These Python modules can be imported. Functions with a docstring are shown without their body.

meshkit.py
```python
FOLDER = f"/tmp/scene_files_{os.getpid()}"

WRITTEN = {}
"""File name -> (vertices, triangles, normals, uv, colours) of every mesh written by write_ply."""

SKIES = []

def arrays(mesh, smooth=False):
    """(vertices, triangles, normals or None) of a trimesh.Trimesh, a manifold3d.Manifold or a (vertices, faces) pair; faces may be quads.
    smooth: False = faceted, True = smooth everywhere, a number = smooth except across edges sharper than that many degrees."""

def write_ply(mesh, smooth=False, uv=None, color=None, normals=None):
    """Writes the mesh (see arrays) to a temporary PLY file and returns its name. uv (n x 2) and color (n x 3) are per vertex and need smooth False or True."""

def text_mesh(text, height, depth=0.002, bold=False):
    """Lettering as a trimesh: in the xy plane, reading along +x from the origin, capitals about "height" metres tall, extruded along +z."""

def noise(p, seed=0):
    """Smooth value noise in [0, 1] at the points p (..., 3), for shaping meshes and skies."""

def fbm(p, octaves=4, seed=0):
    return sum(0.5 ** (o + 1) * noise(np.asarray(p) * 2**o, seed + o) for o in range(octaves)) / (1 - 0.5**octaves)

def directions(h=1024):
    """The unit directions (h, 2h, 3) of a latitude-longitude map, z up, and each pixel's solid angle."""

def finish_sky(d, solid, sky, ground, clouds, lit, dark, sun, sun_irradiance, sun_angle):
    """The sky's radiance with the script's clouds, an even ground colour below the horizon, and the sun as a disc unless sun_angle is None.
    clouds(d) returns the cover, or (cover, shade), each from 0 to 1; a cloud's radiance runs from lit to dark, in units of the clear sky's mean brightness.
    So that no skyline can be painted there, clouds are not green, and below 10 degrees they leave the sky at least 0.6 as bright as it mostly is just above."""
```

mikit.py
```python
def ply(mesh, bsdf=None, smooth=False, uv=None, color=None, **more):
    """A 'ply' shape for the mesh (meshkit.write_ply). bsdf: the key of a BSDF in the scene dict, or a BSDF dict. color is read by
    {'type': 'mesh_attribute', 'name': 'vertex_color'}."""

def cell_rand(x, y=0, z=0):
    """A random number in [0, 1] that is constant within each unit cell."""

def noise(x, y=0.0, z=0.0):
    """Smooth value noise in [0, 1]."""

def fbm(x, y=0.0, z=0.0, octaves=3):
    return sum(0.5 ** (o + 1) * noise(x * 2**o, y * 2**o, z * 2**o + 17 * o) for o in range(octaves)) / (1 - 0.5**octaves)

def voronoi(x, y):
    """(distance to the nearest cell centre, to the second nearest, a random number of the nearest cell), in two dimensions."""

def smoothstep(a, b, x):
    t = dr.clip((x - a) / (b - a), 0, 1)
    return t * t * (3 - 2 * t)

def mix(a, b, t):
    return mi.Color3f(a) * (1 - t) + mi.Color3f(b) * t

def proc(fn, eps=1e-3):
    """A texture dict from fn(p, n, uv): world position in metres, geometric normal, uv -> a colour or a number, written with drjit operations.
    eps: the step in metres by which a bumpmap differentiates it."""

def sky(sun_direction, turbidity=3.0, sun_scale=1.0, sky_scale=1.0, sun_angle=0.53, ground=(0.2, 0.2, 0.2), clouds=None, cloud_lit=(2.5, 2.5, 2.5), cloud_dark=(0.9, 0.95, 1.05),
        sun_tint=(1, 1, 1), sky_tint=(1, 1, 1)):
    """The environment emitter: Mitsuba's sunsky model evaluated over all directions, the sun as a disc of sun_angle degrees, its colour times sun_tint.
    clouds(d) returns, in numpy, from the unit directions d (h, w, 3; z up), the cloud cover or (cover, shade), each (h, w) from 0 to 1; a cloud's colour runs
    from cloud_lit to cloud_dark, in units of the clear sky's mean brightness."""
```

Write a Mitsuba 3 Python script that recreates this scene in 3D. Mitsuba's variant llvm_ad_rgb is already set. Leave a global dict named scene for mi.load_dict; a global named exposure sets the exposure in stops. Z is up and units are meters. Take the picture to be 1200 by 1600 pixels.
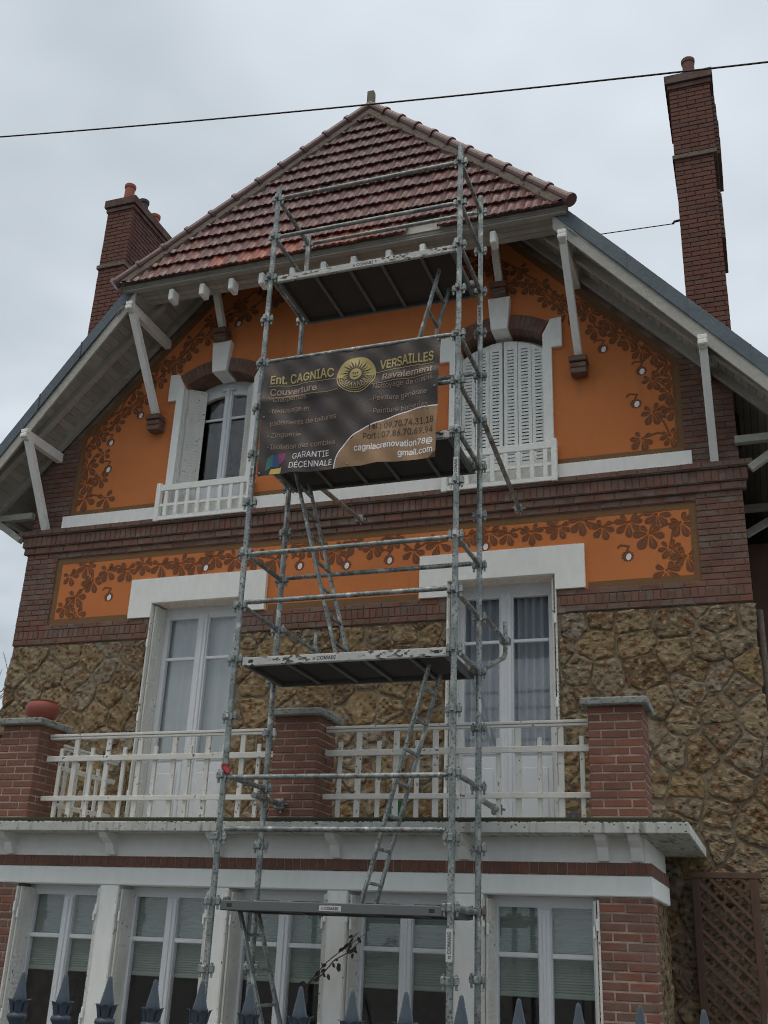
import math, random
import numpy as np
import trimesh
import drjit as dr
import mitsuba as mi
import mikit, meshkit
from shapely.geometry import Polygon, MultiPolygon, Point, LineString, box as sbox
from shapely import affinity, union_all
from scipy.spatial import Voronoi

T = mi.ScalarTransform4f
scene, labels = {}, {}
EYE = 1.62          # eye height; heights below are given relative to the eye and lifted when a mesh is stored

# ------------------------------------------------------------------ camera, sky, exposure
yaw, pitch, roll = -0.35030, 0.39065, 0.04143
fw = np.array([math.sin(yaw) * math.cos(pitch), math.cos(yaw) * math.cos(pitch), math.sin(pitch)])
rt = np.array([math.cos(yaw), -math.sin(yaw), 0.0])
up = np.cross(rt, fw)
up2 = -math.sin(roll) * rt + math.cos(roll) * up
eye = np.array([4.44, 0.0, EYE])
scene["camera"] = {"type": "perspective", "fov": 2 * math.degrees(math.atan(600 / 1646.94)), "fov_axis": "x", "near_clip": 0.1, "far_clip": 2000.0,
                   "to_world": T().look_at(origin=eye.tolist(), target=(eye + fw).tolist(), up=up2.tolist())}


def overcast(d):
    q = d / np.maximum(d[..., 2:3], 0.12)
    n = meshkit.fbm(np.stack([q[..., 0] * 1.5 + 39.0, q[..., 1] * 1.5 + 7.1, q[..., 2] * 0 + 0.5], -1), 5, 4)
    return np.ones(d.shape[:2]), np.clip((n - 0.36) * 2.4 + 0.55 * (0.62 - d[..., 2]), 0, 1)   # an overcast dome is brightest overhead


scene["daylight"] = mikit.sky((-0.10, -0.30, 0.95), turbidity=4, sun_scale=0.26, sun_angle=40, clouds=overcast, ground=(0.12, 0.12, 0.115),
                              cloud_lit=(1.93, 2.11, 2.28), cloud_dark=(1.17, 1.33, 1.48))
exposure = 1.75

# ------------------------------------------------------------------ materials
N, F, S, MIX = mikit.noise, mikit.fbm, mikit.smoothstep, mikit.mix


def princ(name, color, rough=0.8, **more):
    c = {"type": "rgb", "value": list(color)} if isinstance(color, (tuple, list)) else mikit.proc(color)
    scene[name] = {"type": "twosided", "bsdf": {"type": "principled", "base_color": c, "roughness": rough, **more}}
    return name


def f_brick(p, n, uv):
    a = F(p.x * 9, p.y * 9, p.z * 9)
    b = N(p.x * 70, p.y * 70, p.z * 70)
    c = MIX((0.128, 0.070, 0.052), (0.215, 0.083, 0.054), uv.x)
    c = MIX(c, (0.30, 0.105, 0.055), S(0.86, 1.0, uv.x))
    c = MIX(c, (0.155, 0.125, 0.105), uv.y * S(0.30, 0.75, a))
    return c * (0.78 + 0.30 * a + 0.16 * b)


def f_mortar(p, n, uv):
    a = F(p.x * 7, p.y * 7, p.z * 7)
    return MIX((0.14, 0.100, 0.082), (0.235, 0.180, 0.150), S(0.3, 0.75, a))


def f_stone(p, n, uv):
    a = F(p.x * 13 + 4, p.y * 13, p.z * 13)
    b = F(p.x * 26, p.y * 26, p.z * 26, 3)
    c = MIX((0.165, 0.106, 0.055), (0.325, 0.235, 0.120), uv.x)
    c = MIX(c, (0.275, 0.24, 0.185), uv.y)
    c = MIX(c, (0.19, 0.095, 0.042), S(0.48, 0.74, a))
    c = MIX(c, (0.43, 0.36, 0.235), S(0.56, 0.80, b) * 0.75)
    return MIX(c, (0.062, 0.042, 0.024), S(0.42, 0.24, b) * 0.8)


def h_stone(p, n, uv):
    b = F(p.x * 26, p.y * 26, p.z * 26, 3)
    return 0.030 * S(0.20, 0.55, b) + 0.020 * N(p.x * 95, p.y * 95, p.z * 95)


def f_stone_mortar(p, n, uv):
    a = F(p.x * 3, p.y * 3, p.z * 3)
    b = N(p.x * 60, p.y * 60, p.z * 60)
    return MIX((0.175, 0.137, 0.092), (0.255, 0.210, 0.150), a) * (0.75 + 0.5 * b)


def f_render(p, n, uv):
    a = F(p.x * 1.7, p.y, p.z * 1.7)
    b = N(p.x * 160, p.y * 160, p.z * 160)
    st = N(p.x * 17, p.y * 3, p.z * 1.3) * N(p.x * 5 + 3, p.y, p.z * 2.2)
    c = MIX((0.49, 0.155, 0.047), (0.58, 0.195, 0.062), a) * (0.92 + 0.16 * b)
    return MIX(c, (0.36, 0.135, 0.055), S(0.40, 0.75, st) * 0.45)


def f_white(p, n, uv):
    a = F(p.x * 2.3, p.y * 2.3, p.z * 2.3)
    b = N(p.x * 26, p.y * 26, p.z * 7)
    return MIX((0.74, 0.745, 0.71), (0.81, 0.82, 0.79), a) * (0.95 + 0.08 * b)


def f_worn(p, n, uv):
    a = F(p.x * 15, p.y * 15, p.z * 5)
    b = F(p.x * 48, p.y * 48, p.z * 30, 2)
    c = MIX((0.54, 0.53, 0.48), (0.69, 0.69, 0.655), a)
    return MIX(c, (0.12, 0.105, 0.085), S(0.68, 0.77, b) * S(0.46, 0.64, a))


def f_slab(p, n, uv):
    a = F(p.x * 5, p.y * 5, p.z * 3)
    st = N(p.x * 34, p.y * 8, p.z * 4)
    b = F(p.x * 55, p.y * 55, p.z * 40, 2)
    c = MIX((0.34, 0.35, 0.32), (0.52, 0.53, 0.50), a)
    c = MIX(c, (0.16, 0.165, 0.13), S(0.55, 0.85, st) * S(0.35, 0.65, a) * 0.85)
    c = MIX(c, (0.07, 0.085, 0.045), S(0.67, 0.80, b))
    return c


def f_soffit(p, n, uv):
    a = F(p.x * 20, p.y * 3, p.z * 20)
    return MIX((0.30, 0.29, 0.255), (0.41, 0.40, 0.36), a) * (0.82 + 0.3 * uv.x)


def f_zinc(p, n, uv):
    a = F(p.x * 4, p.y * 4, p.z * 4)
    b = N(p.x * 30, p.y * 30, p.z * 30)
    return MIX((0.070, 0.092, 0.106), (0.110, 0.134, 0.150), a) * (0.85 + 0.25 * b) * (0.9 + 0.2 * uv.x)


def f_tile(p, n, uv):
    a = F(p.x * 11, p.y * 11, p.z * 11)
    b = N(p.x * 60, p.y * 60, p.z * 60)
    c = MIX((0.098, 0.050, 0.049), (0.170, 0.056, 0.044), uv.x)
    c = MIX(c, (0.33, 0.085, 0.045), S(0.70, 1.0, uv.x))
    return MIX(c, (0.060, 0.050, 0.045), S(0.52, 0.82, a) * (0.75 - 0.5 * uv.x)) * (0.8 + 0.35 * b)


def f_lichen(p, n, uv):
    a = F(p.x * 9, p.y * 9, p.z * 9)
    b = F(p.x * 40, p.y * 40, p.z * 40, 2)
    c = MIX((0.115, 0.092, 0.074), (0.190, 0.155, 0.122), a)
    return MIX(c, (0.07, 0.066, 0.048), S(0.55, 0.75, b) * 0.8)


def f_lichen_grey(p, n, uv):
    a = F(p.x * 9, p.y * 9, p.z * 9)
    b = F(p.x * 40, p.y * 40, p.z * 40, 2)
    return MIX(MIX((0.17, 0.185, 0.165), (0.30, 0.315, 0.295), a), (0.07, 0.075, 0.055), S(0.55, 0.75, b) * 0.8)


def f_steel(p, n, uv):
    a = F(p.x * 16, p.y * 16, p.z * 9)
    b = F(p.x * 80, p.y * 80, p.z * 60, 2)
    c = MIX((0.185, 0.210, 0.203), (0.335, 0.362, 0.350), S(0.3, 0.7, a))
    c = MIX(c, (0.085, 0.080, 0.070), S(0.56, 0.70, b) * 0.85)
    c = MIX(c, (0.60, 0.61, 0.57), S(0.66, 0.76, a) * 0.7)
    return MIX(c, (0.16, 0.085, 0.045), S(0.70, 0.78, F(p.x * 7 + 9, p.y * 7, p.z * 5)) * 0.7)


def f_deckedge(p, n, uv):
    a = F(p.x * 9, p.y * 9, p.z * 20)
    b = F(p.x * 34, p.y * 34, p.z * 44, 3)
    c = MIX((0.36, 0.37, 0.35), (0.56, 0.57, 0.54), a)
    return MIX(c, (0.060, 0.055, 0.045), S(0.50, 0.62, b) * S(0.36, 0.58, a))


def f_wood(p, n, uv):
    a = F(p.x * 16, p.y * 16, p.z * 3)
    return MIX((0.075, 0.045, 0.032), (0.135, 0.078, 0.052), a) * (0.75 + 0.5 * uv.x)


def f_ground(p, n, uv):
    a = F(p.x * 0.8, p.y * 0.8, 0.0)
    b = N(p.x * 25, p.y * 25, 0.0)
    return MIX((0.07, 0.07, 0.065), (0.12, 0.115, 0.105), a) * (0.7 + 0.6 * b)


princ("m_brick", f_brick, 0.85)
princ("m_brick_old_backlit", lambda p, n, uv: f_brick(p, n, uv) * mi.Color3f(0.72, 0.64, 0.66), 0.85)  # weathered chimney brick, its colour darkened further to look backlit
princ("m_mortar", f_mortar, 0.95)
princ("m_mortar_dark", (0.075, 0.050, 0.042), 0.95)
princ("m_mortar_light", lambda p, n, uv: f_mortar(p, n, uv) * 1.55, 0.95)
scene["m_stone"] = {"type": "twosided", "bsdf": {"type": "bumpmap", "arbitrary": mikit.proc(h_stone, 2e-3), "scale": 1.0,
                    "bsdf": {"type": "principled", "base_color": mikit.proc(f_stone), "roughness": 0.9}}}
princ("m_stone_mortar", f_stone_mortar, 0.95)
princ("m_render", f_render, 0.9)
princ("m_border", (0.185, 0.098, 0.044), 0.9)
princ("m_leafpaint", (0.172, 0.070, 0.035), 0.9)
princ("m_vein", (0.36, 0.125, 0.045), 0.9)
princ("m_white", f_white, 0.75)
princ("m_worn", f_worn, 0.75)
princ("m_slab", f_slab, 0.9)
princ("m_soffit", f_soffit, 0.8)
princ("m_pvc", (0.62, 0.64, 0.66), 0.35)
princ("m_zinc", f_zinc, 0.45, metallic=0.35)
princ("m_tile", f_tile, 0.38)
princ("m_lichen", f_lichen, 0.9)
princ("m_steel", f_steel, 0.42, metallic=0.35)
princ("m_deckedge", f_deckedge, 0.5)
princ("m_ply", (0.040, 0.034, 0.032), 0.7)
princ("m_beamgrey", (0.13, 0.135, 0.135), 0.5, metallic=0.3)
princ("m_wood", f_wood, 0.8)
princ("m_terracotta", (0.30, 0.085, 0.050), 0.7)
princ("m_brickpot", (0.13, 0.065, 0.055), 0.8)
princ("m_pot", (0.24, 0.060, 0.042), 0.6)
princ("m_fence", (0.043, 0.060, 0.082), 0.42)
princ("m_dark", (0.022, 0.022, 0.024), 0.6)
princ("m_bannerdark", (0.035, 0.0245, 0.021), 0.55)
princ("m_sticker", (0.48, 0.48, 0.47), 0.5)
princ("m_bannertan", (0.27, 0.155, 0.075), 0.5)
princ("m_gold", (0.40, 0.315, 0.11), 0.5)
princ("m_printtan", (0.30, 0.210, 0.160), 0.5)
princ("m_printbrown", (0.055, 0.030, 0.018), 0.5)
princ("m_printwhite", (0.72, 0.72, 0.72), 0.5)
princ("m_teal", (0.035, 0.15, 0.13), 0.5)
princ("m_blue", (0.03, 0.07, 0.19), 0.5)
princ("m_magenta", (0.22, 0.03, 0.10), 0.5)
princ("m_yellow", (0.60, 0.42, 0.10), 0.5)
princ("m_red", (0.25, 0.022, 0.028), 0.7)
princ("m_green", (0.022, 0.14, 0.050), 0.4)
princ("m_blind", (0.205, 0.255, 0.225), 0.7)
princ("m_cap", f_lichen_grey, 0.9)
princ("m_curtain", (0.40, 0.44, 0.455), 0.9)
princ("m_pleated", (0.29, 0.325, 0.36), 0.9)
princ("m_moss", (0.035, 0.036, 0.020), 0.95)
princ("m_tarp", (0.040, 0.055, 0.075), 0.5)
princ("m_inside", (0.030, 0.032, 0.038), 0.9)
princ("m_bark", (0.085, 0.075, 0.070), 0.9)
princ("m_palebark", (0.20, 0.185, 0.18), 0.9)
princ("m_finial", (0.16, 0.165, 0.12), 0.9)
princ("m_leaf", (0.060, 0.050, 0.035), 0.6)
princ("m_ground", f_ground, 0.95)
scene["m_glass"] = {"type": "thindielectric", "int_ior": 1.5}

# ------------------------------------------------------------------ mesh helpers
rng = random.Random(7)


taken = {}


def free(key, root=True):
    """The key itself, or with the next three-digit number where it is taken."""
    used = lambda k: k in scene or (root and k in labels) or (root and k in taken)
    if not used(key):
        q = key
    else:
        i = taken.get(("n", key), 1)
        while used(f"{key}_{i:03d}"):
            i += 1
        taken[("n", key)] = i
        q = f"{key}_{i:03d}"
    if root:
        taken[q] = 1
    return q


def vf(m):
    if isinstance(m, tuple):
        v, f = np.asarray(m[0], float), np.asarray(m[1], int)
        if f.shape[1] == 4:
            f = np.vstack([f[:, [0, 1, 2]], f[:, [0, 2, 3]]])
        return v, f
    return np.array(m.vertices, float), np.array(m.faces)


def join(ms):
    V, Fc, o = [], [], 0
    for m in ms:
        v, f = vf(m)
        V.append(v); Fc.append(f + o); o += len(v)
    return np.vstack(V), np.vstack(Fc)


def put(key, mesh, mat, smooth=False, uv=None):
    """One entry of the scene; uv: two numbers shared by all its vertices (tone of a brick, a stone, a tile)."""
    key = free(key, False)
    v, f = vf(mesh)
    v = v + [0, 0, EYE]
    scene[key] = mikit.ply((v, f), mat, smooth=smooth, uv=None if uv is None else np.tile(np.array(uv, float), (len(v), 1)))
    return key


def puts(key, pieces, mat):
    """Many small pieces, each with its tone, as one mesh."""
    key = free(key)
    v, f = join([p for p, _ in pieces])
    uv = np.vstack([np.tile(np.array(t, float), (len(vf(p)[0]), 1)) for p, t in pieces])
    scene[key] = mikit.ply((v + [0, 0, EYE], f), mat, uv=uv)
    labels[key] = {"kind": "stuff"}
    return key


def bx(x0, x1, y0, y1, z0, z1):
    v = np.array([[x, y, z] for x in (x0, x1) for y in (y0, y1) for z in (z0, z1)], float)
    f = np.array([[0, 1, 3], [0, 3, 2], [4, 6, 7], [4, 7, 5], [0, 4, 5], [0, 5, 1], [2, 3, 7], [2, 7, 6], [0, 2, 6], [0, 6, 4], [1, 5, 7], [1, 7, 3]])
    return v, f


def cbx(x0, x1, y0, y1, z0, z1, c=0.004):
    """A box with all edges chamfered."""
    from itertools import product
    lo, hi = np.array([x0, y0, z0], float), np.array([x1, y1, z1], float)
    c = min(c, 0.45 * (hi - lo).min())
    pts = []
    for s in product((0, 1), repeat=3):
        p = np.where(np.array(s) == 1, hi, lo)
        d = np.where(np.array(s) == 1, -c, c)
        for k in range(3):
            q = p + d
            q[k] = p[k]
            pts.append(q)
    h = trimesh.convex.convex_hull(np.array(pts))
    return np.array(h.vertices), np.array(h.faces)


def brick(x0, x1, z0, z1, y, depth=0.05, c=0.005, axis="y"):
    """A brick with a chamfered face towards -y (axis 'y') or +x (axis 'x': then x0, x1 run along y and y is the face's x)."""
    j = lambda s: rng.uniform(-s, s)
    a = [(x0 + j(.002), z0 + j(.0015)), (x1 + j(.002), z0 + j(.0015)), (x1 + j(.002), z1 + j(.0015)), (x0 + j(.002), z1 + j(.0015))]
    cx, cz = (x0 + x1) / 2, (z0 + z1) / 2
    ins = [(px - math.copysign(c, px - cx), pz - math.copysign(c, pz - cz)) for px, pz in a]
    y = y + j(.0025)
    v = [(px, y, pz) for px, pz in ins] + [(px, y + c * .8, pz) for px, pz in a] + [(px, y + depth, pz) for px, pz in a]
    f = [(0, 1, 2), (0, 2, 3)]
    for r in (0, 4):
        for k in range(4):
            b, d = r + k, r + (k + 1) % 4
            f += [(b, b + 4, d + 4), (b, d + 4, d)]
    v = np.array(v)
    if axis == "x":
        v = np.stack([2 * y - v[:, 1], v[:, 0], v[:, 2]], 1)
    return v, np.array(f)


def prism(poly, y0, y1):
    """A polygon of the x-z plane as a solid between y0 (front) and y1."""
    ms = []
    for g in getattr(poly, "geoms", [poly]):
        if g.area < 1e-7:
            continue
        m = trimesh.creation.extrude_polygon(g, y1 - y0, engine="earcut")
        v = np.array(m.vertices)
        ms.append((np.stack([v[:, 0], y1 - v[:, 2], v[:, 1]], 1), np.array(m.faces)))
    return join(ms)


def frame_of(p0, p1, ref=(0, 0, 1)):
    p0, p1 = np.array(p0, float), np.array(p1, float)
    t = p1 - p0
    L = np.linalg.norm(t)
    t /= L
    a = np.cross(t, ref)
    if np.linalg.norm(a) < 1e-6:
        a = np.cross(t, (0, 1, 0))
    a /= np.linalg.norm(a)
    return p0, t, a, np.cross(a, t), L


def beam(p0, p1, w, h, ref=(0, 0, 1), c=0.003):
    """A bar from p0 to p1: w wide (across ref), h high (along ref)."""
    o, t, a, b, L = frame_of(p0, p1, ref)
    v, f = cbx(-w / 2, w / 2, 0, L, -h / 2, h / 2, c)
    return o + v[:, :1] * a + v[:, 1:2] * t + v[:, 2:] * b, f


def tube(pts, r, n=12, caps=True):
    pts = np.array(pts, float)
    k = len(pts)
    r = np.broadcast_to(np.array(r, float), (k,))
    tg = np.gradient(pts, axis=0)
    tg /= np.linalg.norm(tg, axis=1, keepdims=True)
    ref = np.array([0, 0, 1.0]) if abs(tg[0][2]) < 0.9 else np.array([0, 1.0, 0])
    V = []
    for i in range(k):
        a = np.cross(tg[i], ref)
        a /= np.linalg.norm(a)
        b = np.cross(tg[i], a)
        an = np.arange(n) * 2 * math.pi / n
        V.append(pts[i] + r[i] * (np.cos(an)[:, None] * a + np.sin(an)[:, None] * b))
    V = np.vstack(V)
    f = []
    for i in range(k - 1):
        for j in range(n):
            a, b = i * n + j, i * n + (j + 1) % n
            f += [(a, b, b + n), (a, b + n, a + n)]
    if caps:
        V = np.vstack([V, pts[:1], pts[-1:]])
        for j in range(n):
            f += [(k * n, (j + 1) % n, j), (k * n + 1, (k - 1) * n + j, (k - 1) * n + (j + 1) % n)]
    return V, np.array(f)


def lathe(profile, at, n=24):
    pr = np.array(profile, float)
    k = len(pr)
    an = np.arange(n) * 2 * math.pi / n
    V = np.concatenate([np.stack([r * np.cos(an) + at[0], r * np.sin(an) + at[1], 0 * an + z + at[2]], 1) for r, z in pr])
    f = []
    for i in range(k - 1):
        for j in range(n):
            a, b = i * n + j, i * n + (j + 1) % n
            f += [(a, b, b + n), (a, b + n, a + n)]
    return V, np.array(f)


def rect(x0, x1, z0, z1):
    return sbox(min(x0, x1), z0, max(x0, x1), z1)


def mirror(poly):
    return affinity.scale(poly, -1, 1, origin=(0, 0))


# ------------------------------------------------------------------ ground
put("ground", (np.array([[-400, -400, -EYE], [400, -400, -EYE], [400, 600, -EYE], [-400, 600, -EYE]]), np.array([[0, 1, 2], [0, 2, 3]])), "m_ground")
labels["ground"] = {"kind": "structure", "label": "dark ground of the front garden and street", "category": "ground"}

# ------------------------------------------------------------------ house: setting-out
labels["house"] = {"label": "orange brick and rubble stone house with tiled hip roof behind the scaffold", "category": "house"}
YF = 10.80                  # brick face of the street front
WC = 1.90                   # window and door axes stand at +-WC
SL = 1.066                  # roof slope


def zt(u):                  # top of the roof above |u|
    return 7.80 - SL * (abs(u) - 2.95)


def yv(u):                  # the verge draws nearer to the wall lower down
    return 9.85 + 0.16 * (max(abs(u), 2.95) - 2.95)


APEX = np.array([0.045, 10.85, 11.0])
HIPZ, HIPY = 7.86, 9.76


def hip_y(z):
    return HIPY + (z - HIPZ) * (APEX[1] - HIPY) / (APEX[2] - HIPZ)


# -- openings
arch_c, arch_R, half = 6.12, 0.88, 0.52


def arch_poly(c, R, z0, hw):
    an = np.linspace(math.asin(hw / R), -math.asin(hw / R), 17)
    return Polygon([(c - hw, z0), (c + hw, z0)] + [(c + R * math.sin(a), arch_c + R * math.cos(a)) for a in an])


win_open = [arch_poly(s * WC, arch_R, 5.10, half) for s in (-1, 1)]
door_open = [rect(s * 1.29, s * 2.50, 0.976, 3.81) for s in (-1, 1)]

# -- upper wall
W2 = 4.50
gable = Polygon([(-W2, 4.86), (W2, 4.86), (W2, zt(W2) - 0.27), (0.3, zt(0.3) - 0.27), (-0.3, zt(0.3) - 0.27), (-W2, zt(W2) - 0.27)])
inner = Polygon([(-3.955, 5.10), (3.955, 5.10), (3.955, 6.28), (1.9, 6.28 + SL * 2.055), (-1.9, 6.28 + SL * 2.055), (-3.955, 6.28)])
holes = union_all(win_open).buffer(.02)
K = "house__gable_wall"
put(K, prism(gable.difference(inner).difference(holes), YF + 0.012, YF + 0.30), "m_mortar")
put("house__orange_render", prism(inner.difference(holes), YF + 0.028, YF + 0.30), "m_render")
labels["house__orange_render"] = {"label": "orange rendered field of the gable between the upper windows"}
put("house__painted_border", prism(inner.difference(inner.buffer(-0.085, join_style=2)).difference(holes.buffer(.11)), YF + 0.024, YF + 0.03), "m_border")

# -- lower wall
low_panel = rect(-4.02, 4.02, 3.62, 4.52)
band = rect(-W2, W2, 3.37, 4.86).difference(low_panel).difference(union_all(door_open))
put("house__brick_band", prism(band, YF + 0.012, YF + 0.30), "m_mortar")
put("house__orange_render", prism(low_panel.difference(union_all(door_open)), YF + 0.028, YF + 0.30), "m_render")
put("house__painted_border", prism(low_panel.difference(low_panel.buffer(-0.078, join_style=2)).difference(rect(-2.85, -0.93, 3, 4.2)).difference(rect(2.85, 0.93, 3, 4.2)), YF + 0.024, YF + 0.03), "m_border")
stone_zone = rect(-W2, W2, -1.62, 3.37).difference(union_all(door_open))
put("house__stone_wall", prism(stone_zone.difference(rect(-2.9, 3.4, -1.7, 0.9)), YF + 0.036, YF + 0.30), "m_stone_mortar")
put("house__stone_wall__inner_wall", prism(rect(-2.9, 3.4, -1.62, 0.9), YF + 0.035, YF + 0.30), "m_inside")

# -- the rest of the house behind the front
put("house__side_wall", bx(4.30, 4.50, YF + .3, 24, -1.62, 5.3), "m_mortar")
put("house__side_wall", bx(-4.50, -4.30, YF + .3, 24, -1.62, 5.3), "m_mortar")
put("house__rear_wall", prism(Polygon([(-4.5, -1.62), (4.5, -1.62), (4.5, 5.9), (0, 10.4), (-4.5, 5.9)]), 23.8, 24), "m_mortar")
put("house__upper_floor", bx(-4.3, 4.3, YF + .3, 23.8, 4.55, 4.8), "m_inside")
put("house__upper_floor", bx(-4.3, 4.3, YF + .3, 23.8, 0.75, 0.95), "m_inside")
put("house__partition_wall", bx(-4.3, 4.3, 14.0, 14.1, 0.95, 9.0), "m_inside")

# -- bricks of the front
front, small = [], []


def tone(lo=0.0, hi=0.8, g=1.0):
    t = rng.uniform(lo, hi)
    return t, g * rng.uniform(0.25, 1.0)


def course(x0, x1, z0, z1, y, L=0.222, joint=0.009, start=0.0, keep=None, lo=0.0, hi=0.7, g=0.9, sink=None):
    x = x0 - start * L
    while x < x1 - 0.012:
        a, b = max(x, x0), min(x + L - joint, x1)
        if b - a > 0.02 and (keep is None or keep((a + b) / 2, (z0 + z1) / 2)):
            (front if sink is None else sink).append((brick(a, b, z0 + joint / 2, z1 - joint / 2, y), tone(lo, hi, g)))
        x += L


H = 0.0706
for s in (-1, 1):
    xa, xb = sorted((s * 4.02, s * 4.50))
    for k in range(15):
        course(xa, xb, 3.62 + k * H * 0.995, 3.62 + (k + 1) * H * 0.995 - .001, YF, start=0.5 * (k % 2))
    xa, xb = sorted((s * 3.955, s * 4.50))
    k, z = 0, 4.915
    while z < 6.4:
        course(xa, xb, z, z + H, YF, start=0.5 * (k % 2), keep=lambda x, zz: zz + .05 < zt(x) - 0.30, lo=0.0, hi=.6)
        z += H
        k += 1
    xs = np.arange(-0.2, 4.6, 0.115)   # rake of bricks under the roof slope is brown painted brick on edge
no_lintel = lambda x, z: not (1.27 < abs(x) < 2.52)
course(-W2, W2, 3.37, 3.44, YF, keep=no_lintel)
course(-W2, W2, 3.553, 3.62, YF, start=.4, keep=no_lintel)
no_door = no_lintel
course(-W2, W2, 3.442, 3.551, YF, L=0.075, joint=.006, keep=no_door, sink=small)
course(-4.02, 4.02, 4.522, 4.59, YF, start=.3)
put("house__cornice", join([bx(-4.535, 4.535, YF - .018, YF + .05, 4.602, 4.69), bx(-4.56, 4.56, YF - .045, YF + .05, 4.693, 4.835), bx(-4.62, 4.62, YF - .085, YF + .05, 4.839, 4.912)]), "m_mortar")
course(-4.545, 4.545, 4.60, 4.688, YF - .03, start=.2)
course(-4.57, 4.57, 4.695, 4.832, YF - .058, L=.075, joint=.006, sink=small)
course(-4.63, 4.63, 4.842, 4.913, YF - .10, start=.6, lo=0, hi=.35)
front.sort(key=lambda b: -vf(b[0])[0][:, 0].mean())
for m, t in front[:298]:
    put("house__brick_band__brick", m, "m_brick", uv=t)
puts("house__brick_band__more_bricks", front[298:], "m_brick")
puts("house__brick_band__soldier_bricks", small, "m_brick")

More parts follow.
